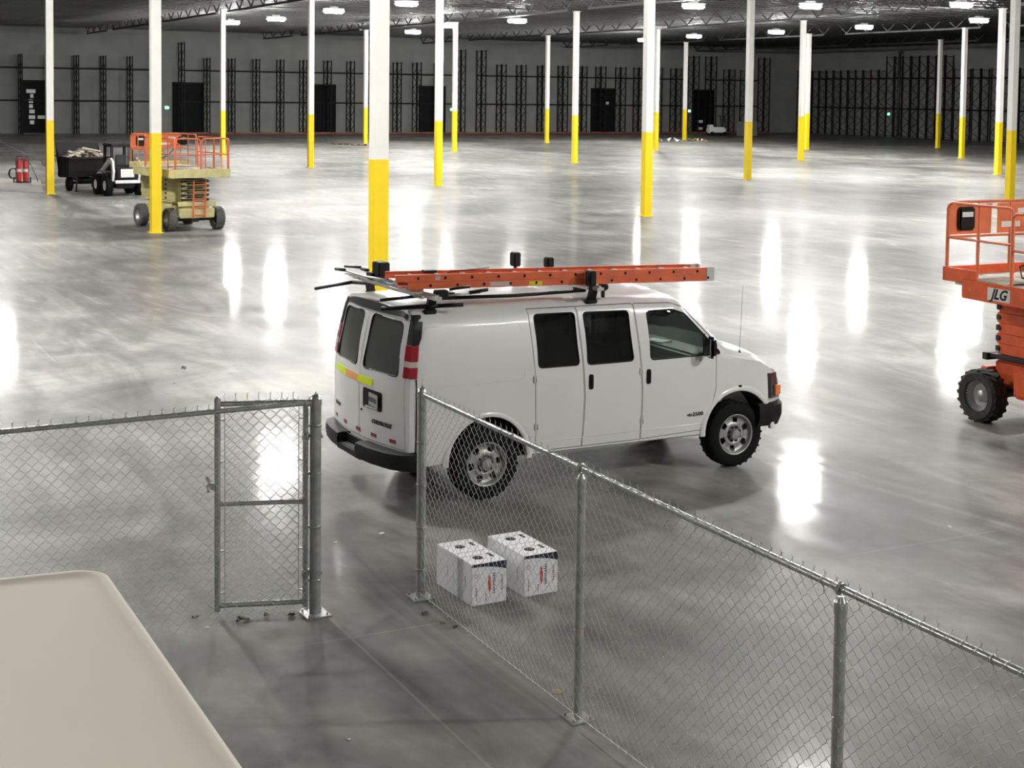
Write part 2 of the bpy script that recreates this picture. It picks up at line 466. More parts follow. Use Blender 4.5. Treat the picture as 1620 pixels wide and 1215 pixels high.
for k, i in enumerate(rjs):
    tall = k in (6,7,8,9)
    src = fr_tall if tall else fr_std
    o = src.copy(); col.objects.link(o); o.location = G(i, J1); o.rotation_euler = (0, 0, ANG_V + PI)
    if tall: tag(o, 'taller dark latticed rack upright near the exit light on the right wall', 'rack upright', 'tall rack uprights on the right wall')
    elif k < 6: tag(o, 'dark latticed rack upright on the right wall between the far corner and the taller ones', 'rack upright', 'rack uprights near the far corner')
    else: tag(o, 'dark latticed rack upright on the right wall, right of the taller ones', 'rack upright', 'rack uprights at the right end')
# beams: one per bay and level
def beam(L): 
    mb = MB(); mb.box((L/2, 0, 0), (L-.1, .06, .13)); mb.box((L/2, 0, .09), (L-.1,.03,.02)); return mb
bm0 = {}
def place_beam(p, rz, L, lab, grp):
    if not bm0: o = beam(1.0 + .1).build('rack_beam', M['rack_steel']); bm0[0] = o
    else: o = bm0[0].copy(); col.objects.link(o)
    d = Vector((math.cos(rz), math.sin(rz), 0)); o.location = p + d*.0; o.scale = ((L-.12)/1.0, 1, 1); o.location = p + d*(.06 - .05*(L-.12))
    o.rotation_euler = (0,0,rz); tag(o, lab, 'rack beam', grp)
js2 = sorted(js)
gaps = {1.37, 3.26, 4.98}     # personnel door bays have no beams
for a, b in zip(js2[:-1], js2[1:]):
    if a in gaps: continue
    for z, lv in ((3.2, 'lower'), (6.35, 'upper')):
        place_beam(G(I0, a, z) + UX*.25, ANG_V, (b-a)*DV, f'dark {lv} beam linking rack uprights on the far wall', f'{lv} rack beams on the far wall')
for a, b in zip(rjs[:-1], rjs[1:]):
    for z, lv in ((3.2, 'lower'), (6.65, 'upper')):
        place_beam(G(a, J1, z) - VX*.25, uA, (b-a)*DU, f'dark {lv} beam linking rack uprights on the right wall', f'{lv} rack beams on the right wall')
# red guard beams on the floor in front of the far racking
g0 = None
for a, b in zip(js2[8:-1], js2[9:]):
    L = (b-a)*DV
    if g0 is None: mb = MB(); mb.box((1.28, 0, .1), (2.5, .08, .17)); g0 = mb.build('guard_beam', M['red_steel']); o = g0
    else: o = g0.copy(); col.objects.link(o)
    o.location = G(I0, a) + UX*2.75; o.rotation_euler = (0,0,ANG_V); o.scale = (L/2.6, 1, 1)
    tag(o, 'low red beam on the floor at the foot of the far wall racking', 'guard beam', 'red floor beams of the far racking')

# ------------------------------------------------------------------ dock doors, exit signs
def dock_door(n, j, i=None):
    c = G(I0, j)
    mb = MB(); mb.box((0,0,2.55), (3.0,.12,4.95))
    for k in range(1, 8): mb.box((0,.07,.1+k*.62), (3.0,.03,.03))
    for x in (-1.5, 1.5): mb.box((x,.06,2.6), (.12,.2,5.1))
    mb.box((0,.06,5.1), (3.1,.2,.14))
    o = mb.build('door_%d' % n, M['door_black']); o['kind'] = 'structure'; o.location = c + UX*.07; o.rotation_euler = (0,0,ANG_V+PI)
    return o
for n, j in enumerate((.745, 1.575, 2.38, 3.10, 4.32, 5.11)): dock_door(n+1, j)
def paper(j, z, w_, h_, lab):
    mb = MB(); mb.box((0,.0,0), (w_,.02,h_)); o = mb.build('notice_sheet', M['paper']); o.location = G(I0, j, z) + UX*.2; o.rotation_euler = (0,0,ANG_V+PI)
    tag(o, lab, 'notice', 'sheets on the dock doors')
for k, (z, dj, ww) in enumerate(((4.1,-.035,.85),(3.65,-.03,.3),(3.15,-.035,.4),(2.65,-.035,.35),(2.15,-.03,.5),(1.6,-.03,.6),(1.1,-.03,.4))):
    paper(.745+dj, z, ww, .36, f'white sheet on the leftmost dock door, {["topmost","second from the top","third from the top","fourth from the top","third from the bottom","second from the bottom","bottom"][k]} of its column')
paper(.765, 1.6, .7, .32, 'white sheet on the right half of the leftmost dock door')
paper(4.35, 3.45, .45, .3, 'small white sheet on the dock door right of centre')
paper(5.085, 1.35, .75, .32, 'upper pale sheet on the dock door nearest the far corner')
paper(5.085, .5, .75, .3, 'lower pale sheet on the dock door nearest the far corner')
def exit_sign(p, rz, lab):
    t = empty('exit_sign', p, rz); tag(t, lab, 'exit sign', 'green exit signs')
    mb = MB(); mb.box((0,0,0), (.42,.07,.3), bev=.01); mb.build('housing', M['housing'], t)
    mb = MB(); mb.box((0,.04,0), (.38,.012,.26)); mb.build('panel', M['green'], t)
    Mx = Matrix.Translation((0,.048,0)) @ Matrix.Rotation(PI, 4, 'Z') @ Matrix.Rotation(PI/2, 4, 'X')
    text('lettering', 'EXIT', .15, M['exit_white'], Mx, t)
for j, lab in ((1.455,'green lit exit sign left on the far wall, behind the cream lift'), (3.235,'green lit exit sign in the middle of the far wall'), (5.0,'green lit exit sign right of the farthest bright column')):
    exit_sign(G(I0, j, 2.6) + UX*.05, ANG_V+PI, lab)
exit_sign(G(-3.77, J1, 2.6) - VX*.05, uA+PI, 'green lit exit sign on the dark right wall')
# downpipe in the right-hand racking
mb = MB(); mb.cyl((0,0,.0),(0,0,9.6),.16,12); mb.box((0,0,.1),(.5,.5,.2)); mb.box((.15,0,9.5),(.5,.3,.35)); o = mb.build('downpipe', M['steel_dark']); o.location = G(-3.51, J1) - VX*2.85
tag(o, 'dark roof drain pipe standing in front of the right wall racking', 'pipe')
mb = MB(); mb.box((0,0,.62),(1.35,.75,1.24), bev=.03); mb.box((0,-.39,.62),(1.1,.03,1.0)); o = mb.build('metal_cabinet', mat('dull_cabinet_paint', (.2,.2,.2), .6, noise=.1)); o.location = (26.3,166.2,0); o.scale=(1.6,1.3,1.3); o.rotation_euler=(0,0,ANG_V)
tag(o, 'pale box-shaped cabinet on the floor near the far corner', 'cabinet')
# ------------------------------------------------------------------ chain-link fence
def link_fabric(L, z0, z1, p=.047, r=.0020, knuckles=True):
    """woven zigzag wires in the local x-z plane from x=0 to x=L"""
    vs, fs = [], []
    h = p; n = int(L/p); m = int(round((z1-z0)/h)); sw = .0022
    def wire(pts):
        base = len(vs); q = len(pts)
        for i, P in enumerate(pts):
            A = pts[max(i-1,0)]; B = pts[min(i+1,q-1)]
            t = Vector((B[0]-A[0], 0, B[2]-A[2]));
            if t.length < 1e-6: t = Vector((0,0,1))
            t.normalize(); u = Vector((t.z, 0, -t.x))
            for a, b in ((1,0),(0,1),(-1,0),(0,-1)):
                vs.append((P[0]+u.x*a*r, P[1]+b*r, P[2]+u.z*a*r))
        for i in range(q-1):
            for k in range(4):
                a = base+i*4+k; b = base+i*4+(k+1)%4; fs.append((a, b, b+4, a+4))
    for k in range(n):
        pts = []
        for s in range(m+1):
            side = (s + k) % 2
            x = (k + (1 if side else 0))*p; z = z0 + s*h
            if s % 1 == 0:
                d = .0035 if side else -.0035
                pts.append((x + d*.3 - (0.006 if side else -0.006), sw*(1 if s % 2 else -1)*1.0, z - .006))
                pts.append((x + (0.0012 if side else -.0012), -sw*(1 if s % 2 else -1)*1.0, z + .006))
        last = pts[-1]
        if knuckles and (m + k) % 2:      # right apex at the top: twist with its neighbour and splay
            X = (k+1)*p
            pts += [(X+.002, .002, z1+.014), (X-.002, -.002, z1+.026), (X-.010, 0, z1+.042)]
        elif knuckles:
            X = k*p
            pts += [(X-.002, -.002, z1+.014), (X+.002, .002, z1+.026), (X+.007, 0, z1+.034)]
        wire(pts)
    return vs, fs
def fabric_obj(name, L, z0, z1, parent, mtx, **kw):
    vs, fs = link_fabric(L, z0, z1, **kw)
    me = bpy.data.meshes.new(name); me.from_pydata([mtx @ Vector(v) for v in vs], [], fs); me.materials.append(M['galv_wire'])
    o = bpy.data.objects.new(name, me); col.objects.link(o); o.parent = parent
    return o
def dome_cap(mb, x, y, z, r):
    for (rr, h, rr2, h2) in ((r*1.12, -.05, r*1.12, 0), (r*1.12, 0, r*.9, .02), (r*.9, .02, r*.55, .035), (r*.55, .035, r*.28, .04), (r*.28, .04, r*.05, .06)):
        mb.cyl((x,y,z+h), (x,y,z+h2), rr, 16, rr2)
def band(mb, x, y, z, r, side):
    mb.cyl((x,y,z-.012), (x,y,z+.012), r+.004, 16)
    d = Vector(side); mb.bar(Vector((x,y,z))+d*r, Vector((x,y,z))+d*(r+.035), .02, .022)
    mb.cyl(Vector((x,y,z))+d*(r+.03)+Vector((0,0,0))-Vector((d.y,-d.x,0))*.02, Vector((x,y,z))+d*(r+.03)+Vector((d.y,-d.x,0))*.02, .006, 6)
# right-hand run: starts at the terminal post beside the van and runs toward the viewer
F1 = Vector((-.750, 12.576, 0)); FD = Vector((.4545, -.8907, 0))
fence = empty('chain_link_fence', F1, math.atan2(FD.y, FD.x))
tag(fence, 'long galvanised chain-link fence running from beside the van to the lower right corner', 'fence')
SP = 2.76; RZ = 1.775; FL = SP*3+.6
mb = MB(); mb.cyl((0,0,.0), (0,0,1.80), .040, 24); 
for z in (.15,.5,.85,1.2,1.55): mb.cyl((0,0,z), (0,0,z+.006), .0412, 24)
post = mb.build('terminal_post', M['galv'], fence, 40)
mb = MB(); dome_cap(mb, 0,0,1.80,.040); mb.build('post_cap', M['galv'], post, 40)
for z in (.25, .62, .99, 1.36): 
    mb = MB(); band(mb, 0,0,z,.040,(1,0,0)); mb.build('tension_band', M['galv'], post)
mb = MB(); mb.box((0,0,.006), (.2,.2,.012), bev=.003)
for a in (-.075,.075):
    for b in (-.075,.075): mb.cyl((a,b,.01),(a,b,.035),.009,8)
mb.build('base_plate', M['galv'], post)
lp = None
for k in (1,2,3):
    if lp is None:
        mb = MB(); mb.cyl((0,0,0), (0,0,1.70), .032, 20)
        for z in (.2,.65,1.1,1.5): mb.tube([(.036*math.cos(a), .036*math.sin(a), z+.01*math.sin(a)) for a in [2*PI*q/14 for q in range(14)]], .0022, 4, True)
        lp = mb.build('line_post', M['galv'], fence, 40); o = lp
        mb = MB(); mb.cyl((0,0,1.64),(0,0,1.705),.0365,20); mb.cyl((0,0,1.70),(0,0,1.735),.034,20,.018)
        mb.tube([(0, .03*math.sin(a), RZ + .03*math.cos(a)) for a in [2*PI*q/16 for q in range(16)]], .0095, 8, True); t_ = mb.build('loop_cap', M['galv'], o, 40)
        mb = MB(); mb.box((0,0,.006), (.18,.18,.012), bev=.003)
        for a in (-.065,.065): mb.cyl((a,a,.01),(a,a,.035),.009,8); mb.cyl((a,-a,.01),(a,-a,.035),.009,8)
        mb.build('base_plate', M['galv'], o)
    else: o = copy_tree(lp, fence)
    o.location = (SP*k, 0, 0)
mb = MB(); mb.cyl((.03,0,RZ), (FL,0,RZ), .0205, 16)
x = .5
while x < FL:
    mb.tube([(x, .0225*math.sin(a), RZ + .0225*math.cos(a)) for a in [2*PI*q/10 for q in range(10)]], .0022, 4, True); mb.bar((x,.0,RZ-.022),(x+.02,-.02,RZ-.06), .003,.003); x += .61
mb.cyl((.03,0,RZ),(.09,0,RZ),.027,16); mb.cyl((3.4,0,RZ),(3.55,0,RZ),.023,16)
mb.build('top_rail', M['galv'], fence, 40)
mb = MB(); mb.cyl((.055,.0,.05),(.055,.0,1.74),.005,6); mb.bar((.055,0,.05),(.055,0,1.74),.018,.006); mb.build('tension_bar', M['galv'], fence)
mb = MB(); mb.tube([(.05,-.03,.06),(FL*.3,-.03,.045),(FL*.6,-.03,.06),(FL,-.03,.05)], .0028, 6); mb.build('bottom_wire', M['galv_wire'], fence)
fabric_obj('wire_mesh', FL-.06, .04, 1.808, fence, Matrix.Translation((.06,-.026,0)))
# left-hand run with the gate post
GP = Vector((-1.603, 12.127, 0)); LD = Vector((-.8786, -.4776, 0))
fl = empty('chain_link_fence', GP, math.atan2(LD.y, LD.x))
tag(fl, 'galvanised chain-link fence running from the gate post to the left edge, behind the cream tabletop', 'fence')
mb = MB(); mb.cyl((0,0,.0), (0,0,1.82), .047, 24)
for z in (.33,.72,1.12,1.5): mb.cyl((0,0,z), (0,0,z+.006), .0485, 24)
post = mb.build('gate_post', M['galv'], fl, 40)
mb = MB(); dome_cap(mb, 0,0,1.82,.047); mb.build('post_cap', M['galv'], post, 40)
mb = MB(); mb.box((0,0,.006), (.22,.22,.012), bev=.003)
for a in (-.08,.08):
    for b in (-.08,.08): mb.cyl((a,b,.01),(a,b,.035),.009,8)
mb.build('base_plate', M['galv'], post)
for z in (.3,.75,1.2,1.6):
    mb = MB(); band(mb, 0,0,z,.047,(1,0,0)); mb.build('tension_band', M['galv'], post)
LZR = 1.79; LL = 4.9
mb = MB(); mb.cyl((.03,0,LZR), (LL,0,LZR), .021, 16); mb.cyl((.04,0,LZR),(.1,0,LZR),.028,16)
x = .5
while x < LL: mb.tube([(x, .0225*math.sin(a), LZR + .0225*math.cos(a)) for a in [2*PI*q/10 for q in range(10)]], .0022, 4, True); x += .61
mb.build('top_rail', M['galv'], fl, 40)
mb = MB(); mb.cyl((0,0,0),(0,0,1.72),.032,20); o = mb.build('line_post', M['galv'], fl, 40); o.location = (3.05,0,0)
mb = MB(); mb.cyl((0,0,1.66),(0,0,1.72),.0365,20); mb.cyl((0,0,1.715),(0,0,1.75),.034,20,.018); mb.build('loop_cap', M['galv'], o, 40)
mb = MB(); mb.bar((.07,0,.05),(.07,0,1.76),.018,.006); mb.build('tension_bar', M['galv'], fl)
fabric_obj('wire_mesh', LL-.1, .04, 1.82, fl, Matrix.Translation((.07,.026,0)))
# the open gate leaf, folded back behind the left run
ga = Vector((-1.660, 12.160, 0)); gb = Vector((-2.398, 12.032, 0)); gd = (gb-ga); GL = gd.length
gate = empty('fence_gate', ga, math.atan2(gd.y, gd.x))
tag(gate, 'narrow chain-link gate swung open, hinged on the thick post behind the left fence', 'gate')
mb = MB(); mb.cyl((.03,0,.06),(.03,0,1.80),.0235,16); mb.build('hinge_stile', M['galv'], gate, 40)
mb = MB(); mb.cyl((GL,0,.05),(GL,0,1.835),.0255,16); mb.cyl((GL,0,1.83),(GL,0,1.85),.025,16,.008); st = mb.build('latch_stile', M['galv'], gate, 40)
mb = MB(); mb.cyl((.03,0,1.785),(GL,0,1.785),.0225,16); mb.build('top_rail', M['galv'], gate, 40)
mb = MB(); mb.cyl((.03,0,.95),(GL,0,.95),.0195,16); mb.build('middle_rail', M['galv'], gate, 40)
mb = MB(); mb.cyl((.03,0,.10),(GL,0,.10),.0225,16); mb.build('bottom_rail', M['galv'], gate, 40)
for x in (.085, GL-.06):
    mb = MB(); mb.bar((x,-.02,.1),(x,-.02,1.78),.016,.006)
    for z in (.2,.55,.95,1.3,1.65): mb.bar((x,-.02,z),(x+(.06 if x > .3 else -.05),0,z),.02,.01)
    mb.build('tension_bar', M['galv'], gate)
mb = MB(); mb.box((GL+.045,-.01,1.10),(.09,.05,.05),bev=.008); mb.cyl((GL+.07,-.05,1.13),(GL+.07,.05,1.07),.012,8); mb.bar((GL+.03,-.04,1.06),(GL+.09,-.05,1.17),.015,.02); mb.build('latch', M['galv'], gate)
for z in (.35,1.5):
    mb = MB(); mb.cyl((.03,0,z-.03),(.03,0,z+.03),.030,12); mb.bar((.03,0,z),(-.1,-.03,z+.01),.03,.03); mb.cyl((-.1,-.06,z),(-.1,.05,z),.012,8); mb.build('hinge', M['galv'], gate)
fabric_obj('wire_mesh', GL-.13, .08, 1.83, gate, Matrix.Translation((.085,-.024,0)))

# ------------------------------------------------------------------ cable boxes inside the fence corner
Mcard = mat('white_carton', (.78,.78,.79), .55, noise=.03); Mcardk = mat('carton_print_black', (.015,.015,.03), .5); Mnavy = mat('carton_print_navy', (.012,.012,.05), .45)
Mred = mat('carton_print_red', (.5,.05,.03), .5); Mhole = mat('dark_hole', (.01,.01,.01), .8)
def cable_box():
    t = empty('cable_box'); W, D, Hh = .338, .335, .36
    mb = MB(); mb.box((0,0,Hh/2), (W,D,Hh), bev=.004); mb.build('carton', Mcard, t)
    mb = MB(); mb.box((0,.055,Hh+.0015),(W-.004,.002,.001)); mb.build('flap_seam', Mhole, t)
    mb = MB(); mb.lathe([(.001,Hh+.0022),(.048,Hh+.0022),(.048,Hh-.02)], (-.03,-.01,0), n=24, closed=False); mb.build('reel_hole', Mhole, t)
    mb = MB(); mb.box((.105,.02,Hh+.0016),(.03,.10,.0016)); mb.build('grip_slot', Mhole, t)
    # printed navy band with a curved lower edge on the face toward the camera (-y) 
    pts = [(-W/2+.002, Hh-.002), (-W/2+.002, Hh-.03)]
    for k in range(9):
        x = -W/2 + W*k/8; pts.append((min(max(x,-W/2+.002),W/2-.002), Hh - .026 - .05*(k/8)**2.2))
    pts = [pts[0]] + pts[2:] + [(W/2-.002, Hh-.002)]
    mb = MB(); n = len(pts); mb._f([(x, -D/2-.0015, z) for x, z in pts], [tuple(range(n))]); mb._f([(x, -D/2-.0003, z) for x, z in pts], [tuple(range(n))]); mb.build('printed_band', Mnavy, t)
    # blocks of sideways lettering, too small to read, and a red and black emblem
    rnd = random.Random(3)
    mb = MB()
    for (x, z0, z1, wd) in ((-.125,.05,.16,.016),(.045,.09,.26,.026),(.125,.11,.24,.018),(-.03,.04,.10,.012)):
        z = z0
        while z < z1:
            hgt = rnd.uniform(.006,.014); mb.box((x+rnd.uniform(-.002,.002), -D/2-.001, z), (wd*rnd.uniform(.6,1), .0016, hgt*.7)); z += hgt+.004
    mb.tube([(-.125+.018*math.cos(a), -D/2-.001, .255+.018*math.sin(a)) for a in [2*PI*q/14 for q in range(14)]], .0018, 4, True)
    # side face lettering
    for (y, z0, z1) in ((-.05,.13,.24),):
        z = z0
        while z < z1: mb.box((-W/2-.001, y, z), (.0016, .012*rnd.uniform(.5,1), .006)); z += .011
    mb.build('lettering', Mcardk, t)
    mb = MB(); 
    mb._f([(.0+.018*a, -D/2-.0014, .17+.085*b) for a, b in ((0,-1),(.9,-.5),(1,.1),(.55,.75),(-.3,1),(-.7,.3),(-.45,-.5))], [tuple(range(7))]); mb.build('emblem', Mred, t)
    return t
b0 = cable_box()
ba = math.atan2(.1678, .3003)
ex = Vector((math.cos(ba), math.sin(ba), 0)); ey = Vector((-math.sin(ba), math.cos(ba), 0))
def bp(fl_, k, da=0): return fl_ + ex*.169 + ey*(.168 + .34*k)
spots = [(Vector((-.301,12.354,0)), 0, 'white cable carton with navy band, front box of the left pair'), (Vector((-.301,12.354,0)), 1, 'white cable carton behind the front box of the left pair'),
 (Vector((.1468,12.607,0)), 0, 'white cable carton with navy band, front box of the right pair, nearest the second post'), (Vector((.1468,12.607,0)), 1, 'white cable carton behind the front box of the right pair')]
for k, (p_, q, lab) in enumerate(spots):
    o = b0 if k == 0 else copy_tree(b0); o.location = bp(p_, q); o.rotation_euler = (0,0,ba); tag(o, lab, 'box', 'cable cartons behind the fence')

# ------------------------------------------------------------------ cream tabletop in the lower left
Mtable = mat('cream_plastic', (.60,.56,.475), .6, spec=.3, noise=.03, nscale=3, bump=.02)
tb = empty('folding_table', (-.66, 1.4, 2.85)); tag(tb, 'cream plastic table top with a rounded corner in the lower left foreground', 'table')
tb.location = (0, 0, 0)
C0 = Vector((-.640, 2.312, 0)); e1 = Vector((.45,-.893,0)); e2 = Vector((-.93,-.367,0)); TZ = 3.60
Lr, Lf = 1.25, .85
cor = [C0, C0+e1*Lr, C0+e1*Lr+e2*Lf, C0+e2*Lf]
def rounded(cs, r, inset=0, n=8):
    out = []; m = len(cs); ctr = sum(cs, Vector())/m
    for i in range(m):
        p = cs[i]; a = (cs[i-1]-p).normalized(); b = (cs[(i+1)%m]-p).normalized()
        bis = (a+b).normalized(); sin_h = math.sin(a.angle(b)/2); p = p + bis*(inset/sin_h); rr = max(r-inset, .004)
        tdist = rr/math.tan(a.angle(b)/2); cc = p + bis*(rr/sin_h); s0 = p + a*tdist; s1 = p + b*tdist
        for k in range(n+1):
            v = (s0-cc).lerp(s1-cc, k/n).normalized()*rr; out.append(cc+v)
    return out
mb = MB(); rings = []
for ins, z in ((.012,TZ-.045),(.0,TZ-.038),(0,TZ-.012),(.004,TZ-.003),(.012,TZ),(.022,TZ-.0015),(.03,TZ-.0035),(.05,TZ-.004)):
    rings.append([mb.bm.verts.new((p.x,p.y,z)) for p in rounded(cor,.055,ins)])
for A, B in zip(rings[:-1], rings[1:]):
    n = len(A)
    for k in range(n): mb.bm.faces.new((A[k],A[(k+1)%n],B[(k+1)%n],B[k]))
mb.bm.faces.new(rings[0][::-1]); mb.bm.faces.new(rings[-1])
mb.build('tabletop', Mtable, tb, 60)
Mleg = mat('grey_table_legs', (.25,.25,.25), .4, metal=.5, noise=.1)
def tp(a, b): return C0 + e1*a + e2*b
for a in (.18, Lr-.18):
    mb = MB(); p, q = tp(a,.10), tp(a,Lf-.10)
    for s in (p, q): mb.cyl((s.x,s.y,2.85),(s.x,s.y,TZ-.05),.014,12)
    mb.cyl((p.x,p.y,2.95),(q.x,q.y,2.95),.011,10); mb.cyl((p.x,p.y,TZ-.06),(q.x,q.y,TZ-.06),.011,10)
    mb.build('leg', Mleg, tb)

# ------------------------------------------------------------------ litter on the floor
Mleaf = mat('torn_wrapper', (.05,.05,.045), .6, noise=.3, nscale=20); Mscrap = mat('paper_scrap', (.7,.69,.66), .8, noise=.1, nscale=20); Mchip = mat('brown_card_chip', (.35,.24,.15), .8, noise=.2)
def scrap(x, y, r, m, lab, seed, hz=.02, cat='litter', name='litter_scrap', grp=None):
    rnd = random.Random(seed); mb = MB(); n = 9
    rim = [(r*rnd.uniform(.5,1)*math.cos(2*PI*k/n), r*rnd.uniform(.35,.8)*math.sin(2*PI*k/n), .006+rnd.uniform(0,hz)) for k in range(n)]
    top = [(0,0,.004+hz*.5)] + rim
    lo = [(p[0],p[1],p[2]-.003) for p in top]
    mb._f(top+lo, [(0,k+1,(k+1)%n+1) for k in range(n)] + [(n+1,n+2+(k+1)%n,n+2+k) for k in range(n)] + [(k+1,n+2+k,n+2+(k+1)%n,(k+1)%n+1) for k in range(n)])
    for v in mb.bm.verts: v.co.z = max(v.co.z, .0005)
    zmin = min(v.co.z for v in mb.bm.verts)
    for v in mb.bm.verts: v.co.z -= zmin
    o = mb.build(name, m); o.location = (x, y, 0); o.rotation_euler = (0,0,rnd.uniform(0,6)); tag(o, lab, cat, grp)
SCR = [
 (-2.577, 11.99, 0.04, 'd', 0.03, 'dark curled scrap on the floor, left of the open gate foot'),
 (-2.431, 11.791, 0.035, 'w', 0.006, 'white torn paper on the floor below the open gate'),
 (-2.169, 11.959, 0.06, 'd', 0.035, 'dark crumpled wrapper under the open gate, leftmost of three'),
 (-1.995, 12.069, 0.045, 'd', 0.03, 'dark crumpled wrapper under the middle of the open gate'),
 (-1.79, 12.105, 0.05, 'd', 0.03, 'dark crumpled wrapper under the gate near the thick post'),
 (-1.676, 12.079, 0.03, 'w', 0.02, 'small pale scrap at the foot of the thick gate post'),
 (-5.097, 22.948, 0.05, 'd', 0.05, 'tiny black lump alone on the floor above the left fence'),
 (-4.992, 21.837, 0.03, 'w', 0.01, 'tiny pale chip on the floor below and left of the black lump'),
 (-1.054, 9.741, 0.022, 'w', 0.006, 'small pale chip on the floor at the bottom centre'),
 (-1.667, 14.115, 0.03, 'w', 0.004, 'small pale chip on the floor between gate post and fence post'),
 (-1.247, 14.421, 0.04, 'w', 0.004, 'pale scrap on the floor just left of the terminal post'),
 (0.367, 10.575, 0.06, 'b', 0.01, 'brown card chip against the fence beside the second post'),
 (4.501, 14.868, 0.035, 'w', 0.008, 'white scrap alone on the open floor at the right'),
 (-0.687, 12.158, 0.04, 'd', 0.03, 'dark debris at the foot of the fence near the terminal post'),
 (-0.53, 11.97, 0.04, 'b', 0.02, 'brownish debris under the fence mesh'),
 (-0.421, 11.857, 0.03, 'd', 0.015, 'dark crumb of debris under the fence mesh below the left cartons'),
]
for k, (x, y, r, kind, hz, lab) in enumerate(SCR): scrap(x, y, r, {'d':Mleaf,'w':Mscrap,'b':Mchip}[kind], lab, 20+k, hz)
# ------------------------------------------------------------------ white cargo van
Mvan = mat('white_van_paint', (.74,.74,.73), .28, coat=.6, noise=.04, nscale=1.5)
Mtrim = mat('black_trim', (.004,.004,.0045), .5, spec=.25)
Mbump = mat('black_bumper_plastic', (.010,.010,.0105), .55, spec=.3, noise=.3, nscale=9)
Mrim = mat('silver_steel_wheel', (.42,.42,.41), .4, metal=.6, noise=.25, nscale=15)
Mtyre = mat('tyre_rubber', (.007,.007,.007), .85, spec=.2, noise=.3, nscale=20)
Mtaill = mat('red_lens', (.34,.008,.02), .18, coat=.5); Mtailw = mat('clear_lens', (.62,.5,.45), .2, coat=.5)
Mamber = mat('amber_lens', (.75,.22,.06), .25); Mhead = mat('head_lamp_glass', (.05,.05,.055), .1, coat=1)
Mhiv = mat('lime_tape', (.75,.92,.0), .45); Morg = mat('orange_tape', (.95,.42,.15), .45); Mredtape = mat('red_reflective_tape', (.32,.02,.05), .4)
Mcabin = mat('dark_cabin_cloth', (.03,.03,.032), .85, noise=.2); Mdash = mat('dash_plastic', (.09,.09,.09), .6)
Mbadge = mat('dark_chrome_badge', (.10,.10,.10), .35, metal=.6); Mmirror = mat('mirror_glass', (.6,.6,.6), .05, metal=1)
Mplate = mat('licence_plate', (.40,.40,.41), .5, noise=.3, nscale=40)
def glass(name, tint, rough=.02, painted_sheen=0.0):
    m = bpy.data.materials.new(name); m.use_nodes = True; nt = m.node_tree; nt.nodes.clear()
    out = nt.nodes.new('ShaderNodeOutputMaterial'); mx = nt.nodes.new('ShaderNodeMixShader'); tr = nt.nodes.new('ShaderNodeBsdfTransparent'); gl = nt.nodes.new('ShaderNodeBsdfGlossy')
    fr = nt.nodes.new('ShaderNodeFresnel'); fr.inputs[0].default_value = 1.5
    tr.inputs[0].default_value = (*tint, 1); gl.inputs['Roughness'].default_value = rough
    nt.links.new(fr.outputs[0], mx.inputs[0])
    if painted_sheen:
        df = nt.nodes.new('ShaderNodeBsdfDiffuse'); df.inputs[0].default_value = (.22,.23,.20,1); m2 = nt.nodes.new('ShaderNodeMixShader'); m2.inputs[0].default_value = .35  # grey diffuse paints a reflected sheen into the rear glass
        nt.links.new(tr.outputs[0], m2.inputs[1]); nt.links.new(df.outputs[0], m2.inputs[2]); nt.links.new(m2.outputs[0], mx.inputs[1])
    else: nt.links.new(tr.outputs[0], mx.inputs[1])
    nt.links.new(fr.outputs[0], mx.inputs[0]); nt.links.new(gl.outputs[0], mx.inputs[2]); nt.links.new(mx.outputs[0], out.inputs[0])
    return m
Gclear = glass('green_tinted_glass', (.93,.985,.955)); Gdark = glass('privacy_glass', (.22,.235,.22), .03); Grear = glass('grey_sheen_rear_glass', (.06,.065,.058), .25, .045)

def interp(tab, x):
    if x <= tab[0][0]: return tab[0][1]
    for (a, b), (c, d) in zip(tab[:-1], tab[1:]):
        if x <= c: return b + (d-b)*(x-a)/(c-a)
    return tab[-1][1]
ZSH = [(-1.1,2.00),(-.9,2.02),(-.6,2.03),(1.9,2.01),(2.40,1.985),(2.54,1.945),(2.70,1.785),(2.90,1.58),(3.12,1.355),(3.24,1.325),(3.62,1.255),(3.82,1.16),(3.93,1.05),(4.0,.98)]
ZC = [(-1.1,2.085),(-.95,2.12),(-.5,2.135),(2.2,2.13),(2.40,2.115),(2.55,2.06),(2.75,1.90),(3.30,1.455),(3.40,1.405),(3.7,1.34),(3.9,1.25),(4.0,1.13)]
HWX = [(-1.0,.955),(-.95,.965),(-.85,.982),(-.6,.985),(3.2,.985),(3.5,.975),(3.7,.95),(3.85,.91),(3.95,.86),(4.0,.80)]
HWS = [(-1.1,.80),(-.8,.83),(2.4,.83),(2.7,.86),(3.12,.93),(3.3,.92),(3.7,.86),(3.95,.78),(4.0,.72)]
def x_rear(y, z): return -.955 - .04*(y/.97) - .13*(1-min(1.0,(y/.97)**2)) + (0 if z < 1.2 else .15*((z-1.2)/.85)**1.6)
def x_front(y, z):
    return 4.02 + .12*(1-min(1.0,(y/.85)**2)) - (0 if z < .8 else .10*((z-.8)/.4)**2)
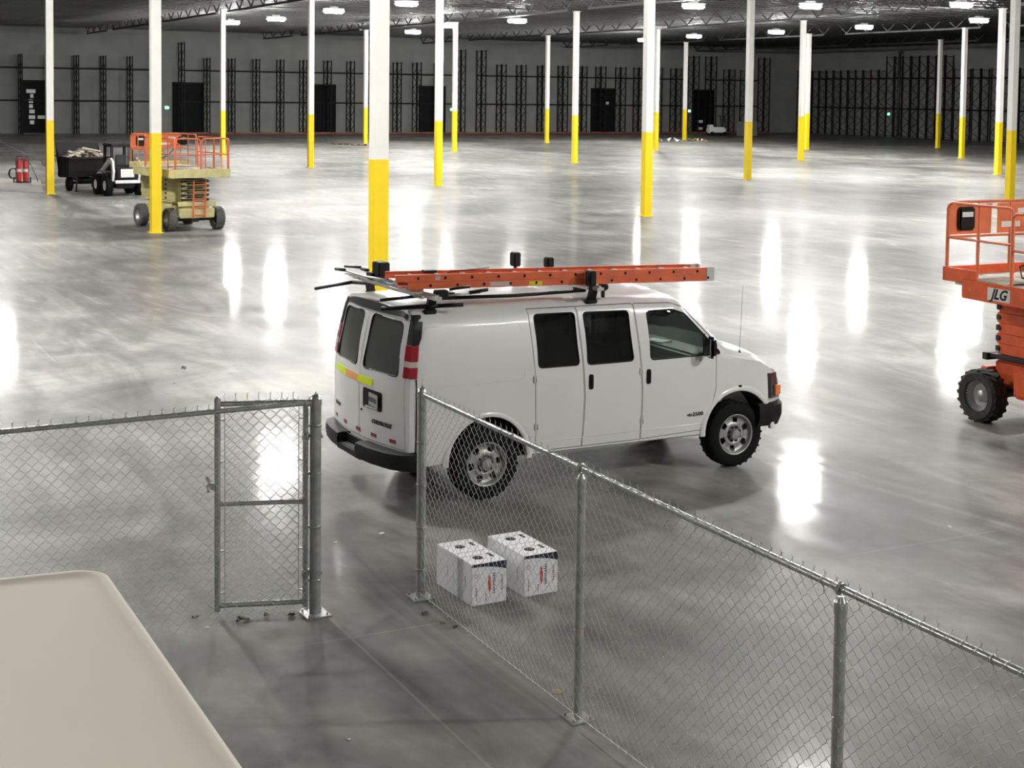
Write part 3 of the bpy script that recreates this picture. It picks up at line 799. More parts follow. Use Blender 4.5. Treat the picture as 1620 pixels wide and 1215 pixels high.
def section(x, ins, zb):
    zs = interp(ZSH, x) - ins; zc = interp(ZC, x) - ins; hw = interp(HWX, x) - ins; hs = interp(HWS, x) - ins
    pts = [(0, zb), (.5, zb), (hw-.06, zb), (hw-.018, zb+.02), (hw-.012, zb+.10)]
    belt = min(1.30, zs-.02)
    for t in (.25, .5, .75, 1.0): pts.append((hw, zb+.10 + (belt-zb-.10)*t))
    for t in (.2, .4, .6, .8, .93): 
        z = belt + (zs-belt)*t; pts.append((hw - (hw-hs-.035)*(t**1.35), z))
    for (fy, fz) in ((1.0,0.0),(.965,.28),(.90,.5),(.75,.72),(.5,.89),(.25,.97),(0,1.0)): pts.append((hs*fy, zs + (zc-zs)*fz))
    return pts
def body_solid(ins=0.0, zb=.43, x0=None, x1=None):
    base = [-.95,-.93,-.88,-.8,-.65,-.4,-.1,.3,.8,1.3,1.9,2.2,2.38,2.46,2.54,2.62,2.7,2.8,2.9,3.0,3.12,3.2,3.3,3.4,3.5,3.62,3.72,3.82,3.9,3.96,4.0]
    xa = -.95+ins if x0 is None else x0; xb = 4.0-ins if x1 is None else x1
    xs = [xa] + [x for x in base if xa+.01 < x < xb-.01] + [xb]
    bm = bmesh.new(); rings = []; nL = None
    for x in xs:
        s = section(x, ins, zb); full = [(-y, z) for (y, z) in s] + [(y, z) for (y, z) in s[-2:0:-1]]
        ring = []
        for (y, z) in full:
            X = x
            if x0 is None and x < -.6: t = min(1,(-.6-x)/(.35-ins)); X = x + (x_rear(y,z)+ins - (-.95+ins))*t
            if x1 is None and x > 3.6: t = min(1,(x-3.6)/(.4-ins)); X = x + (x_front(y,z) - 4.0)*t
            ring.append(bm.verts.new((X, y, z)))
        rings.append(ring)
    n = len(rings[0])
    for A, B in zip(rings[:-1], rings[1:]):
        for k in range(n): bm.faces.new((A[k], B[k], B[(k+1)%n], A[(k+1)%n]))
    def cap(ring, x, fn, flip, bow):
        s = section(x, ins, zb); m = len(s); NC = 10; rows = []
        for k in range(m):
            yk, z = s[k]; R_ = ring[k]; Lk = ring[(n-k) % n]
            if yk < 1e-6: rows.append([R_]*(NC+1)); continue
            row = [R_]
            for c_ in range(1, NC):
                y = -yk + 2*yk*c_/NC; row.append(bm.verts.new((fn(y, z) if bow else x, y, z)))
            row.append(Lk); rows.append(row)
        for A, B in zip(rows[:-1], rows[1:]):
            for c_ in range(NC):
                q = []
                for v in (A[c_], A[c_+1], B[c_+1], B[c_]):
                    if v not in q: q.append(v)
                if len(q) > 2: bm.faces.new(q if not flip else q[::-1])
    cap(rings[0], xs[0], lambda y, z: x_rear(y, z)+ins, True, x0 is None)
    cap(rings[-1], xs[-1], lambda y, z: x_front(y, z)-ins, False, x1 is None)
    bmesh.ops.recalc_face_normals(bm, faces=bm.faces[:])
    me = bpy.data.meshes.new('tmp'); bm.to_mesh(me); bm.free()
    return me
def boolean(meA, meB, op):
    a = bpy.data.objects.new('a', meA); b = bpy.data.objects.new('b', meB); col.objects.link(a); col.objects.link(b)
    md = a.modifiers.new('m', 'BOOLEAN'); md.object = b; md.operation = op; md.solver = 'EXACT'
    dg = bpy.context.evaluated_depsgraph_get(); dg.update()
    me = bpy.data.meshes.new_from_object(a.evaluated_get(dg))
    bpy.data.objects.remove(a); bpy.data.objects.remove(b)
    return me
def round2d(pts, r, n=5):
    out = []; m = len(pts)
    for i in range(m):
        p = Vector(pts[i]).to_3d(); a = (Vector(pts[i-1]).to_3d()-p); b = (Vector(pts[(i+1)%m]).to_3d()-p)
        rr = min(r, a.length*.45, b.length*.45); 
        p0 = p + a.normalized()*rr; p1 = p + b.normalized()*rr
        for k in range(n+1):
            t = k/n; q = p0*(1-t)**2 + p*2*t*(1-t) + p1*t*t; out.append((q.x, q.y))
    return out
def grow(pts, d):
    cx = sum(p[0] for p in pts)/len(pts); cz = sum(p[1] for p in pts)/len(pts); out = []
    m = len(pts)
    area = sum(pts[i][0]*pts[(i+1)%m][1]-pts[(i+1)%m][0]*pts[i][1] for i in range(m)); sg = 1 if area > 0 else -1
    for i in range(m):
        p = Vector(pts[i]).to_3d(); a = (p-Vector(pts[i-1]).to_3d()).normalized(); b = (Vector(pts[(i+1)%m]).to_3d()-p).normalized()
        n1 = Vector((a.y,-a.x,0))*sg; n2 = Vector((b.y,-b.x,0))*sg; nn = (n1+n2); l = max(.3, nn.length_squared/2); q = p + nn/ (l) * d * .5 * (1 if l else 1)
        q = p + nn.normalized()*(d/max(.4, nn.normalized().dot(n1))); out.append((q.x, q.y))
    return out
def prism_me(pts, a, b, axis):
    """axis 'y': outline in (x,z) extruded y=a..b ; axis 'x': outline in (y,z) extruded x=a..b"""
    mb = MB(); n = len(pts)
    if axis == 'y': vs = [(p[0],a,p[1]) for p in pts]+[(p[0],b,p[1]) for p in pts]
    else: vs = [(a,p[0],p[1]) for p in pts]+[(b,p[0],p[1]) for p in pts]
    mb._f(vs, [tuple(range(n)), tuple(range(n,2*n))[::-1]]+[(k,(k+1)%n,n+(k+1)%n,n+k) for k in range(n)])
    bmesh.ops.recalc_face_normals(mb.bm, faces=mb.bm.faces[:])
    me = bpy.data.meshes.new('tmp'); mb.bm.to_mesh(me); mb.bm.free(); return me
def cyl_me(cx, cz, r, a, b, n=48):
    return prism_me([(cx+r*math.cos(2*PI*k/n), cz+r*math.sin(2*PI*k/n)) for k in range(n)], a, b, 'y')
def add_mesh(name, me, m, parent, angle=32):
    me.name = name; me.materials.clear(); me.materials.append(m)
    me.polygons.foreach_set('material_index', [0]*len(me.polygons)); me.polygons.foreach_set('use_smooth', [True]*len(me.polygons)); me.set_sharp_from_angle(angle=R(angle))
    o = bpy.data.objects.new(name, me); col.objects.link(o); o.parent = parent
    return o
van = empty('cargo_van', (-.6819, 16.5041, 0), R(28.062)); tag(van, 'white cargo van with an orange ladder on its roof rack, parked beyond the fence', 'van')
# openings
W3 = round2d([(2.045,1.915),(2.40,1.915),(2.56,1.86),(2.78,1.64),(2.95,1.47),(3.04,1.37),(2.062,1.37)], .05)
W2 = round2d([(1.212,1.95),(1.80,1.935),(1.832,1.378),(1.230,1.378)], .05)
W1 = round2d([(.588,1.962),(1.10,1.955),(1.122,1.383),(.610,1.388)], .05)
WR = round2d([(-.085,1.965),(-.70,1.94),(-.76,1.375),(-.055,1.375)], .07)      # rear door windows in (y,z)
WL = round2d([(.135,1.965),(.75,1.94),(.81,1.375),(.105,1.375)], .07)
WW = round2d([(-.70,1.90),(-.76,1.90),(-.80,1.44),(.80,1.44),(.76,1.90),(.70,1.97),(-.70,1.97)], .05)
shell = body_solid(0.0)
inner = body_solid(.05, .50, -.80, 3.02)
shell = boolean(shell, inner, 'DIFFERENCE')
arch = [(3.295,.445,.475), (.0,.44,.475)]
for (cx, cz, r) in arch:
    for (a, b) in ((-1.2,-.62),(.62,1.2)): shell = boolean(shell, cyl_me(cx, cz, r, a, b), 'DIFFERENCE')
for o_ in (W1, W2, W3): shell = boolean(shell, prism_me(o_, -1.2, -.6, 'y'), 'DIFFERENCE')
shell = boolean(shell, prism_me(W3, .6, 1.2, 'y'), 'DIFFERENCE')
for o_ in (WR, WL): shell = boolean(shell, prism_me(o_, -1.4, -.70, 'x'), 'DIFFERENCE')
# windscreen opening: a slanted prism
ws_n = Vector((.62, 0, .78)).normalized()
def ws_prism():
    mb = MB(); c_ = Vector((2.98, 0, 1.72)); ux = Vector((0,1,0)); uz = Vector((-.76,0,.65)).normalized(); nn = ux.cross(uz)
    out = round2d([(-.74,.40),(-.86,-.32),(-.60,-.385),(.60,-.385),(.86,-.32),(.74,.40)], .07)
    n = len(out); vs = [c_+ux*a+uz*b-nn*.35 for a,b in out]+[c_+ux*a+uz*b+nn*.35 for a,b in out]
    mb._f(vs, [tuple(range(n)), tuple(range(n,2*n))[::-1]]+[(k,(k+1)%n,n+(k+1)%n,n+k) for k in range(n)])
    bmesh.ops.recalc_face_normals(mb.bm, faces=mb.bm.faces[:]); me = bpy.data.meshes.new('tmp'); mb.bm.to_mesh(me); mb.bm.free(); return me
shell = boolean(shell, ws_prism(), 'DIFFERENCE')
# doors are cut from the shell
D3 = round2d([(1.885,2.005),(2.40,1.985),(2.565,1.93),(2.80,1.70),(3.0,1.50),(2.96,1.33),(2.968,.97),(2.90,.74),(2.80,.50),(1.944,.475),(1.955,1.05)], .03, 3)
D2 = [(1.137,2.015),(1.873,2.006),(1.943,1.06),(1.932,.475),(1.172,.475),(1.200,1.03)]
D1 = [(.520,2.02),(1.125,2.015),(1.188,1.03),(1.160,.475),(.585,.475),(.566,1.33)]
RD = [(-.004,2.03),(-.80,2.01),(-.875,1.35),(-.90,.62),(-.004,.62)]
LD_ = [(.04,2.03),(.80,2.01),(.875,1.35),(.90,.62),(.04,.62)]
LD_ = [(.020,2.03),(.80,2.01),(.875,1.35),(.90,.62),(.020,.62)]
cuts = [('front_door', D3, -1.2, -.72, 'y'), ('side_door', D2, -1.2, -.72, 'y'), ('side_door', D1, -1.2, -.72, 'y'), ('front_door', D3, .72, 1.2, 'y'),
        ('rear_door', RD, -1.4, -.80, 'x'), ('rear_door', LD_, -1.4, -.80, 'x')]
doors = []
for (nm, out, a, b, ax) in cuts:
    part = boolean(shell.copy(), prism_me(grow(out, -.004), a, b, ax), 'INTERSECT')
    doors.append((nm, part)); shell = boolean(shell, prism_me(grow(out, .004), a, b+.004, ax), 'DIFFERENCE')
add_mesh('body', shell, Mvan, van)
dobj = [add_mesh(nm, p_, Mvan, van) for nm, p_ in doors]
liner_me = boolean(body_solid(.028, .46), body_solid(.045, .48), 'DIFFERENCE')
# black backing behind the panel gaps
for pts in (D3, D2, D1):
    for sgn in (-1, 1):
        if sgn == 1 and pts is not D3: continue
        mb = MB()
        q = [(x, z) for x, z in pts]
        def ysurf(x, z): 
            s = section(x, 0, .43); tab = sorted((b, a) for a, b in s[2:15]); return interp(tab, z) - .022
        mb.tube([(x, sgn*ysurf(x, z), z) for x, z in q], .012, 6, True); mb.build('door_seal', Mtrim, van)
for yy in (.008,):
    mb = MB(); mb.tube([(x_rear(yy, z)+.03, yy, z) for z in (.64,.8,1.0,1.2,1.4,1.6,1.8,1.98)], .012, 6)
mb.build('door_seal', Mtrim, van)
# glazing
pane = boolean(body_solid(.010, .46), body_solid(.016, .47), 'DIFFERENCE')
def mkglass(name, pr_, m, parent): return add_mesh(name, boolean(pane.copy(), pr_, 'INTERSECT'), m, parent)
mkglass('window', prism_me(grow(W3,.012), -1.2, -.6, 'y'), Gclear, dobj[0]); mkglass('window', prism_me(grow(W3,.012), .6, 1.2, 'y'), Gclear, dobj[3])
mkglass('window', prism_me(grow(W2,.012), -1.2, -.6, 'y'), Gdark, dobj[1]); mkglass('window', prism_me(grow(W1,.012), -1.2, -.6, 'y'), Gdark, dobj[2])
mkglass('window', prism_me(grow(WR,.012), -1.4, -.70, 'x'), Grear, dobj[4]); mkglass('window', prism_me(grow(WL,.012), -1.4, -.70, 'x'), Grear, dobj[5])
mkglass('windscreen', ws_prism(), Gclear, van)
def ring_y(pts, r, sgn, parent, name='window_seal', m=Mtrim):
    mb = MB(); P_ = []
    for (x, z) in pts:
        s = section(x, 0, .43); tab = sorted((b, a) for a, b in s[2:16]); P_.append((x, sgn*(interp(tab, z)-.004), z))
    mb.tube(P_, r, 6, True); return mb.build(name, m, parent)
for pts, d in ((W3, dobj[0]), (W2, dobj[1]), (W1, dobj[2])): ring_y(pts, .009, -1, d)
ring_y(W3, .009, 1, dobj[3])
for pts, d in ((WR, dobj[4]), (WL, dobj[5])):
    mb = MB(); mb.tube([(x_rear(y, z)+.003, y, z) for y, z in pts], .009, 6, True); mb.build('window_seal', Mtrim, d)
# black triangle at the base of the front window
mb = MB(); tri = [(2.70,1.37),(3.03,1.37),(2.78,1.63)]
# division bar of the front window
mb = MB(); mb.bar((2.80,-.975,1.37),(2.80,-.955,1.62),.012,.03); mb.build('window_divider', Mtrim, dobj[0])
# underbody, floor and wheel housings
mb = MB(); mb.box((1.55,0,.40),(4.6,1.1,.14)); mb.box((.8,.35,.30),(1.1,.45,.2),bev=.03); mb.cyl((-.9,-.3,.34),(1.8,-.3,.34),.04,10); mb.cyl((0,-.75,.385),(0,.75,.385),.05,12); mb.lathe([(.05,-.13),(.15,-.09),(.17,0),(.15,.09),(.05,.13)],(0,0,.385),'y',16); mb.cyl((3.29,-.75,.385),(3.29,.75,.385),.04,12)
mb.box((-.75,.0,.42),(.15,1.6,.10)); mb.build('chassis', Mtrim, van)
for (cx, cz, r) in arch:
    for s in (-1, 1):
        mb = MB(); y0, y1 = s*.60, s*.955; n = 20
        A = [mb.bm.verts.new((cx+(r-.004)*math.cos(PI*k/n), y0, cz+(r-.004)*math.sin(PI*k/n))) for k in range(n+1)]
        B = [mb.bm.verts.new((cx+(r-.004)*math.cos(PI*k/n), y1, cz+(r-.004)*math.sin(PI*k/n))) for k in range(n+1)]
        for k in range(n): mb.bm.faces.new((A[k],A[k+1],B[k+1],B[k]))
        mb.bm.faces.new(A); mb.build('wheel_housing', Mtrim, van, 40)
# flared wheel arch lips
for (cx, cz, r) in arch:
    for s in (-1, 1):
        mb = MB(); P_ = []
        a0 = -.02*PI; n = 26
        rings = []
        for k in range(n+1):
            a = PI*1.03*k/n - .015*PI; ring = []
            for (dr, dy) in ((-.006,-.03),(-.004,.010),(.012,.016),(.035,.012),(.06,.0),(.06,-.03)):
                ring.append(mb.bm.verts.new((cx+(r+dr)*math.cos(a), s*(.978+dy), cz+(r+dr)*math.sin(a))))
            rings.append(ring)
        for A, B in zip(rings[:-1], rings[1:]):
            for k in range(5): mb.bm.faces.new((A[k],A[k+1],B[k+1],B[k]))
        mb.build('wheel_arch_lip', Mvan, van, 50)
# wheels
def make_wheel(parent):
    t = empty('wheel', parent=parent)
    mb = MB(); mb.lathe([(.235,-.10),(.250,-.113),(.305,-.122),(.345,-.112),(.372,-.095),(.385,-.07),(.3865,0),(.385,.07),(.372,.095),(.345,.112),(.305,.122),(.250,.113),(.235,.10)], axis='y', n=56, closed=False)
    for k in range(56):
        a = 2*PI*k/56
        for s in (-1, 1): mb.box((.3775*math.cos(a), s*.062+(.012 if k % 2 else -.012), .3775*math.sin(a)), (.024,.058,.010), Matrix.Rotation(PI/2-a, 3, 'Y'))
    mb.build('tyre', Mtyre, t)
    # rim: face toward -y, outer ring, vented disc, hub
    mb = MB(); mb.lathe([(.22,.09),(.212,.0),(.214,-.085),(.226,-.10),(.238,-.110),(.243,-.106),(.233,-.098)], axis='y', n=40, closed=False)
    n = 60; rr = [(.214,-.085),(.207,-.068),(.197,-.060),(.165,-.058),(.138,-.062),(.110,-.080),(.090,-.062),(.072,-.050),(.0625,-.050)]
    rings = [[mb.bm.verts.new((r*math.cos(2*PI*k/n), h, r*math.sin(2*PI*k/n))) for k in range(n)] for r, h in rr]
    for i in range(len(rr)-1):
        for k in range(n):
            if i in (2, 3) and (k % 10) in (2, 3, 4, 5): continue
            if i == 1 and (k % 10) in (3, 4): continue
            f = mb.bm.faces.new((rings[i][k],rings[i][(k+1)%n],rings[i+1][(k+1)%n],rings[i+1][k])); f.smooth = True
    mb.build('rim', Mrim, t)
    mb = MB(); mb.lathe([(.062,-.05),(.062,-.105),(.056,-.118),(.03,-.122),(.001,-.122)], axis='y', n=24)
    mb.build('hub_cap', Mrim, t, 40)
    for k in range(8):
        a = 2*PI*(k+.5)/8; c_ = (.083*math.cos(a), .083*math.sin(a))
        mb = MB(); mb.cyl((c_[0],-.048,c_[1]),(c_[0],-.085,c_[1]),.0125,6); mb.build('lug_nut', Mtrim, t)
    mb = MB(); mb.lathe([(.001,.02),(.18,.02),(.18,-.02),(.001,-.02)], axis='y', n=24); mb.build('brake_drum', Mtrim, t)
    return t
wh = make_wheel(van)
for k, (x, y, rz) in enumerate(((3.289,-.845,0),(0,-.845,0),(3.289,.845,PI),(0,.845,PI))):
    o = wh if k == 0 else copy_tree(wh, van); o.location = (x, y, .3895); o.rotation_euler = (0, R(17*k), rz)
# bumpers
def sweep_bumper(xy, prof, name, m, parent):
    """xy: path (x,y); prof: list of (outward, z)"""
    mb = MB(); rings = []
    n = len(xy)
    for i in range(n):
        a = Vector(xy[max(i-1,0)]).to_3d(); b = Vector(xy[min(i+1,n-1)]).to_3d(); t = (b-a).normalized(); nn = Vector((t.y,-t.x,0))
        rings.append([mb.bm.verts.new((xy[i][0]+nn.x*d, xy[i][1]+nn.y*d, z)) for d, z in prof])
    m_ = len(prof)
    for A, B in zip(rings[:-1], rings[1:]):
        for k in range(m_): mb.bm.faces.new((A[k],A[(k+1)%m_],B[(k+1)%m_],B[k]))
    mb.bm.faces.new(rings[0]); mb.bm.faces.new(rings[-1][::-1])
    return mb.build(name, m, parent, 40)
fp = [(3.58,-.985),(3.75,-.985),(3.90,-.95),(4.0,-.84),(4.06,-.6),(4.11,-.3),(4.12,0),(4.11,.3),(4.06,.6),(4.0,.84),(3.90,.95),(3.75,.985),(3.58,.985)]
sweep_bumper(fp, [(-.10,.47),(-.10,.72),(.0,.735),(.035,.70),(.04,.56),(.0,.46)], 'front_bumper', Mbump, van)
rp = [(-.86,1.0),(-.97,1.0),(-1.04,.95),(-1.10,.80),(-1.16,.5),(-1.18,.25),(-1.18,-.25),(-1.16,-.5),(-1.08,-.80),(-.99,-.95),(-.90,-1.0),(-.80,-1.0)]
for seg in ((0,5),(6,11)):
    sweep_bumper(rp[seg[0]:seg[1]+1], [(-.16,.43),(-.16,.60),(.0,.615),(.055,.60),(.065,.54),(.05,.45),(0,.42)], 'rear_bumper', Mbump, van)
sweep_bumper([(-1.18,.27),(-1.18,-.27)], [(-.16,.42),(-.16,.50),(.0,.505),(.055,.50),(.05,.44),(0,.41)], 'bumper_step', Mbump, van)
mb = MB(); mb.box((-1.125,0,.545),(.02,.54,.11)); mb.build('step_back', Mtrim, van)
mb = MB()
for k in range(7): mb.box((-1.19+.012*k-.02, 0, .506),(.005,.50,.004))
mb.build('step_tread', M['galv'], van)
# lamps, trims on the rear
def patch(pts, fn, th, name, m, parent, lift=.004):
    """flat-ish panel over the rear face: pts (y,z), follows x_rear"""
    mb = MB(); n = len(pts); cy = sum(p[0] for p in pts)/n; cz = sum(p[1] for p in pts)/n
    o_ = [mb.bm.verts.new((fn(y,z)-lift-th, y, z)) for y,z in pts]; i_ = [mb.bm.verts.new((fn(y,z)+.012, y, z)) for y,z in pts]
    mid = [mb.bm.verts.new((fn(cy+(y-cy)*.5,cz+(z-cz)*.5)-lift-th, cy+(y-cy)*.5, cz+(z-cz)*.5)) for y,z in pts]
    for k in range(n):
        q = (k+1)%n; mb.bm.faces.new((o_[k],o_[q],i_[q],i_[k])); mb.bm.faces.new((o_[k],mid[k],mid[q],o_[q]))
    mb.bm.faces.new(mid); mb.bm.faces.new(i_[::-1])
    return mb.build(name, m, parent, 30)
for s in (-1, 1):
    def corner(y, z): return x_rear(y, z)
    def blk(z0, z1, m, nm, lift=.010):
        # wraps the rear corner: rear face part and a short side return
        mb = MB(); rows = []
        for k in range(5):
            z = z0 + (z1-z0)*k/4; sec = section(-.9, 0, .43); tab = sorted((b,a) for a,b in sec[2:16]); yy = interp(tab, z)
            wi = .850 if z < 1.45 else .850 - .045*(z-1.45)/.5
            xe = x_rear(s*yy, z); rows.append([(x_rear(s*wi,z)-lift, s*wi, z), (xe-lift-.006, s*(yy-.035), z), (xe-.008-lift*.4, s*(yy+.004), z), (xe+(.055 if z < 1.8 else .08), s*(yy+.012+lift*.3), z)])
        V = [[mb.bm.verts.new(p) for p in r_] for r_ in rows]; Bk = [[mb.bm.verts.new((p[0]+.03, p[1]-s*.02, p[2])) for p in r_] for r_ in rows]
        for i in range(4):
            for k in range(3):
                mb.bm.faces.new((V[i][k],V[i][k+1],V[i+1][k+1],V[i+1][k])); mb.bm.faces.new((Bk[i][k+1],Bk[i][k],Bk[i+1][k],Bk[i+1][k+1]))
            mb.bm.faces.new((V[i][0],V[i+1][0],Bk[i+1][0],Bk[i][0])); mb.bm.faces.new((V[i+1][3],V[i][3],Bk[i][3],Bk[i+1][3]))
        for r_ in (0, 4):
            for k in range(3): mb.bm.faces.new((V[r_][k+1],V[r_][k],Bk[r_][k],Bk[r_][k+1]) if r_ == 0 else (V[r_][k],V[r_][k+1],Bk[r_][k+1],Bk[r_][k]))
        return mb.build(nm, m, van, 35)
    tl = blk(1.385, 1.72, Mtaill, 'tail_lamp', .012)
    w_ = blk(1.50, 1.56, Mtailw, 'reversing_lens', .0145); w_.parent = tl
    blk(1.725, 2.03, Mtrim, 'corner_trim', .008)
# black trim strip over the doors with a red brake light, roof-edge
mb = MB(); rows = []
for k in range(13):
    y = -.80 + 1.6*k/12; zt = interp([(0,2.085),(.45,2.065),(.7,2.03),(.80,1.99)], abs(y))
    rows.append([(x_rear(y, 1.99)-.012, y, min(1.995, zt-.03)), (x_rear(y,2.05)-.012, y, zt+.012), (x_rear(y,2.05)+.16, y, zt+.035-.02*(abs(y)>.65)), (x_rear(y,2.05)+.16, y, zt)])
V = [[mb.bm.verts.new(p) for p in r_] for r_ in rows]
for A, B in zip(V[:-1], V[1:]):
    for k in range(4): mb.bm.faces.new((A[k],A[(k+1)%4],B[(k+1)%4],B[k]))
mb.bm.faces.new(V[0]); mb.bm.faces.new(V[-1][::-1]); hd = mb.build('rear_header_trim', mat('grey_black_trim', (.05,.05,.052), .35, coat=.4), van, 40)
mb = MB(); mb.box((x_rear(0,2.05)+.04,.0,2.090),(.10,.26,.035),Matrix.Rotation(R(-20),3,'Y'),bev=.006); mb.build('high_brake_lamp', mat('dark_red_lens', (.12,.01,.015), .3), van)
# reflective tape, plate recess, badges on the rear doors
fx = lambda y, z: x_rear(y, z)
tz0, tz1 = 1.205, 1.285
for (a, b, m) in ((-.30,.05,Mhiv),(.05,.42,Morg),(.42,.80,Mhiv)):
    patch([(a,tz0),(a,tz1),((a+b)/2,tz1),(b,tz1),(b,tz0),((a+b)/2,tz0)], fx, .001, 'reflective_tape', m, dobj[4] if b < .1 else (dobj[5]), .002)
pl = round2d([(-.10,1.17),(-.50,1.165),(-.50,.955),(-.10,.955)], .035)
o = patch(pl, fx, .002, 'plate_recess', Mtrim, dobj[4], .003)
mb = MB(); mb.box((x_rear(-.33,1.05)-.012,-.34,1.065),(.008,.26,.135)); mb.build('licence_plate', Mplate, o)
mb = MB()
for k in range(7): mb.box((x_rear(-.33,1.05)-.0165,-.25-.03*k,1.065),(.002,.016,.05))
mb.build('plate_characters', Mtrim, o)
patch([(-.17,.965),(-.43,.965),(-.43,.985),(-.17,.985)], fx, .01, 'recess_ledge', M['housing'], o, .006)
mb = MB(); mb.cyl((x_rear(-.06,.93)-.01,-.065,.915),(x_rear(-.06,.93)+.01,-.065,.915),.013,10); mb.build('door_lock', Mtrim, dobj[4])
def rear_M(y, z): 
    dx = (x_rear(y-.01,z)-x_rear(y+.01,z))/.02
    return Matrix.Translation((x_rear(y,z)-.004, y, z)) @ Matrix.Rotation(-PI/2 + math.atan(dx)*1.0, 4, 'Z') @ Matrix.Rotation(PI/2, 4, 'X')
text('badge_lettering', 'CHEVROLET', .062, Mbadge, rear_M(-.50,.835), dobj[4], .005, 1.1, bold=.0012)
text('badge_lettering', 'EXPRESS', .05, Mbadge, rear_M(.72,.835), dobj[5], .005, 1.1, bold=.001)
for y in (.80,.42,.02,-.34,-.70):
    patch([(y-.055,.665),(y-.055,.705),(y+.055,.705),(y+.055,.665)], fx, .001, 'reflective_square', Mredtape, dobj[4] if y < 0.0 else dobj[5], .002)
# door handles, hinges, side badge, lamps at the front
def on_side(x, z, s=-1):
    sec = section(x, 0, .43); tab = sorted((b,a) for a,b in sec[2:16]); return s*interp(tab, z)
def handle(x, z, parent, s=-1):
    mb = MB(); y = on_side(x, z, s); pts = round2d([(x-.03,z-.085),(x+.03,z-.085),(x+.03,z+.085),(x-.03,z+.085)], .028)
    n = len(pts); mb._f([(px, y, pz) for px,pz in pts]+[(px, y+s*.012, pz) for px,pz in grow(pts,-.004)], [tuple(range(n)),tuple(range(n,2*n))[::-1]]+[(k,(k+1)%n,n+(k+1)%n,n+k) for k in range(n)])
    mb.box((x+.004,y+s*.016,z),(.022,.012,.12),bev=.004); mb.build('door_handle', Mtrim, parent)
handle(1.271,1.185,dobj[1]); handle(2.03,1.185,dobj[0]); handle(2.03,1.185,dobj[3],1)
for (x, z) in ((.560,1.27),(.580,.75),(1.925,1.255),(1.945,.69)):
    y = on_side(x, z); mb = MB(); mb.box((x,y-.006,z),(.04,.014,.075),bev=.004); mb.cyl((x+.012,y-.014,z-.03),(x+.012,y-.014,z+.03),.007,8); mb.build('door_hinge', M['housing'], van)
Ms = lambda x, z: Matrix.Translation((x, on_side(x, z)-.003, z)) @ Matrix.Rotation(PI/2, 4, 'X')
text('side_badge', '2500', .062, Mbadge, Ms(2.715,.695), dobj[0], .004, 1.2, bold=.0015)
mb = MB(); mb.box((2.60,on_side(2.6,.69)-.004,.692),(.075,.006,.018),bev=.002); mb.box((2.60,on_side(2.6,.69)-.004,.692),(.028,.007,.034),bev=.002); mb.build('side_emblem', Mbadge, dobj[0])
mb = MB(); mb.box((3.312,on_side(3.312,.97)-.004,.968),(.045,.01,.028),bev=.003); mb.build('side_marker', Mtrim, van)
mb = MB(); mb.tube([(-.845,on_side(-.845,z)-.001,z) for z in (.50,.7,.9,1.1,1.38)], .006, 6); mb.build('corner_seam', Mtrim, van)
# body side crease panel
mb = MB(); out = round2d([(-.74,1.90),(.42,1.90),(.44,1.28),(-.78,1.28)],.08)
mb.tube([(x,on_side(x,z)+.002,z) for x,z in out if 1], .004, 6, True); mb.build('pressed_panel_edge', Mvan, van, 60)
mb = MB(); mb.tube([(x,on_side(x,.60)+.002,.60) for x in (-.85,-.6,-.5)], .005, 6); mb.build('rocker_crease', Mvan, van, 60); mb = MB(); mb.tube([(x,on_side(x,.58)+.002,.575) for x in (.52,1.0,1.5,2.0,2.5,2.8)], .005, 6); mb.build('rocker_crease', Mvan, van, 60)
# headlamps and grille
for s in (-1, 1):
    mb = MB(); pts = []
    for (x0, y0, x1, y1, z0, z1, m, nm) in ((3.80,.955,4.075,.60,.78,1.08,Mhead,'head_lamp'),):
        A = [(3.80,.962,z0),(3.95,.905,z0),(4.07,.74,z0),(4.11,.58,z0)]; B = [(3.775,.958,z1),(3.90,.900,z1),(3.985,.74,z1),(4.005,.58,z1)]
        va = [mb.bm.verts.new((p[0],s*p[1],p[2])) for p in A]; vb = [mb.bm.verts.new((p[0],s*p[1],p[2])) for p in B]
        va2 = [mb.bm.verts.new((p[0]-.08,s*(p[1]-.06),p[2])) for p in A]; vb2 = [mb.bm.verts.new((p[0]-.08,s*(p[1]-.06),p[2])) for p in B]
        for k in range(3): mb.bm.faces.new((va[k],va[k+1],vb[k+1],vb[k])); mb.bm.faces.new((va2[k+1],va2[k],vb2[k],vb2[k+1])); mb.bm.faces.new((vb[k],vb[k+1],vb2[k+1],vb2[k])); mb.bm.faces.new((va[k+1],va[k],va2[k],va2[k+1]))
        mb.bm.faces.new((va[0],vb[0],vb2[0],va2[0])); mb.bm.faces.new((va[3],va2[3],vb2[3],vb[3]))
    hl = mb.build('head_lamp', Mhead, van, 30)
    mb = MB(); mb.box((3.905,s*.925,.865),(.13,.03,.13),Matrix.Rotation(-s*.42,3,'Z'),bev=.01); mb.build('turn_signal', Mamber, hl)
mb = MB(); mb.box((4.06,0,.91),(.07,1.0,.26),bev=.02)
for k in range(4): mb.box((4.10,0,.82+.06*k),(.02,.95,.012))
mb.build('grille', Mtrim, van)
# mirrors
for s in (-1, 1):
    t = empty('door_mirror', parent=van)
    mb = MB(); mb.box((2.80,s*1.10,1.48),(.09,.15,.25),bev=.035); mb.box((2.89,s*1.0,1.44),(.06,.14,.05),bev=.01); mb.box((2.90,s*.965,1.44),(.16,.02,.12),bev=.005); mb.build('housing', Mtrim, t, 40)
    mb = MB(); mb.box((2.752,s*1.10,1.48),(.006,.12,.21)); mb.build('mirror_glass', Mmirror, t)
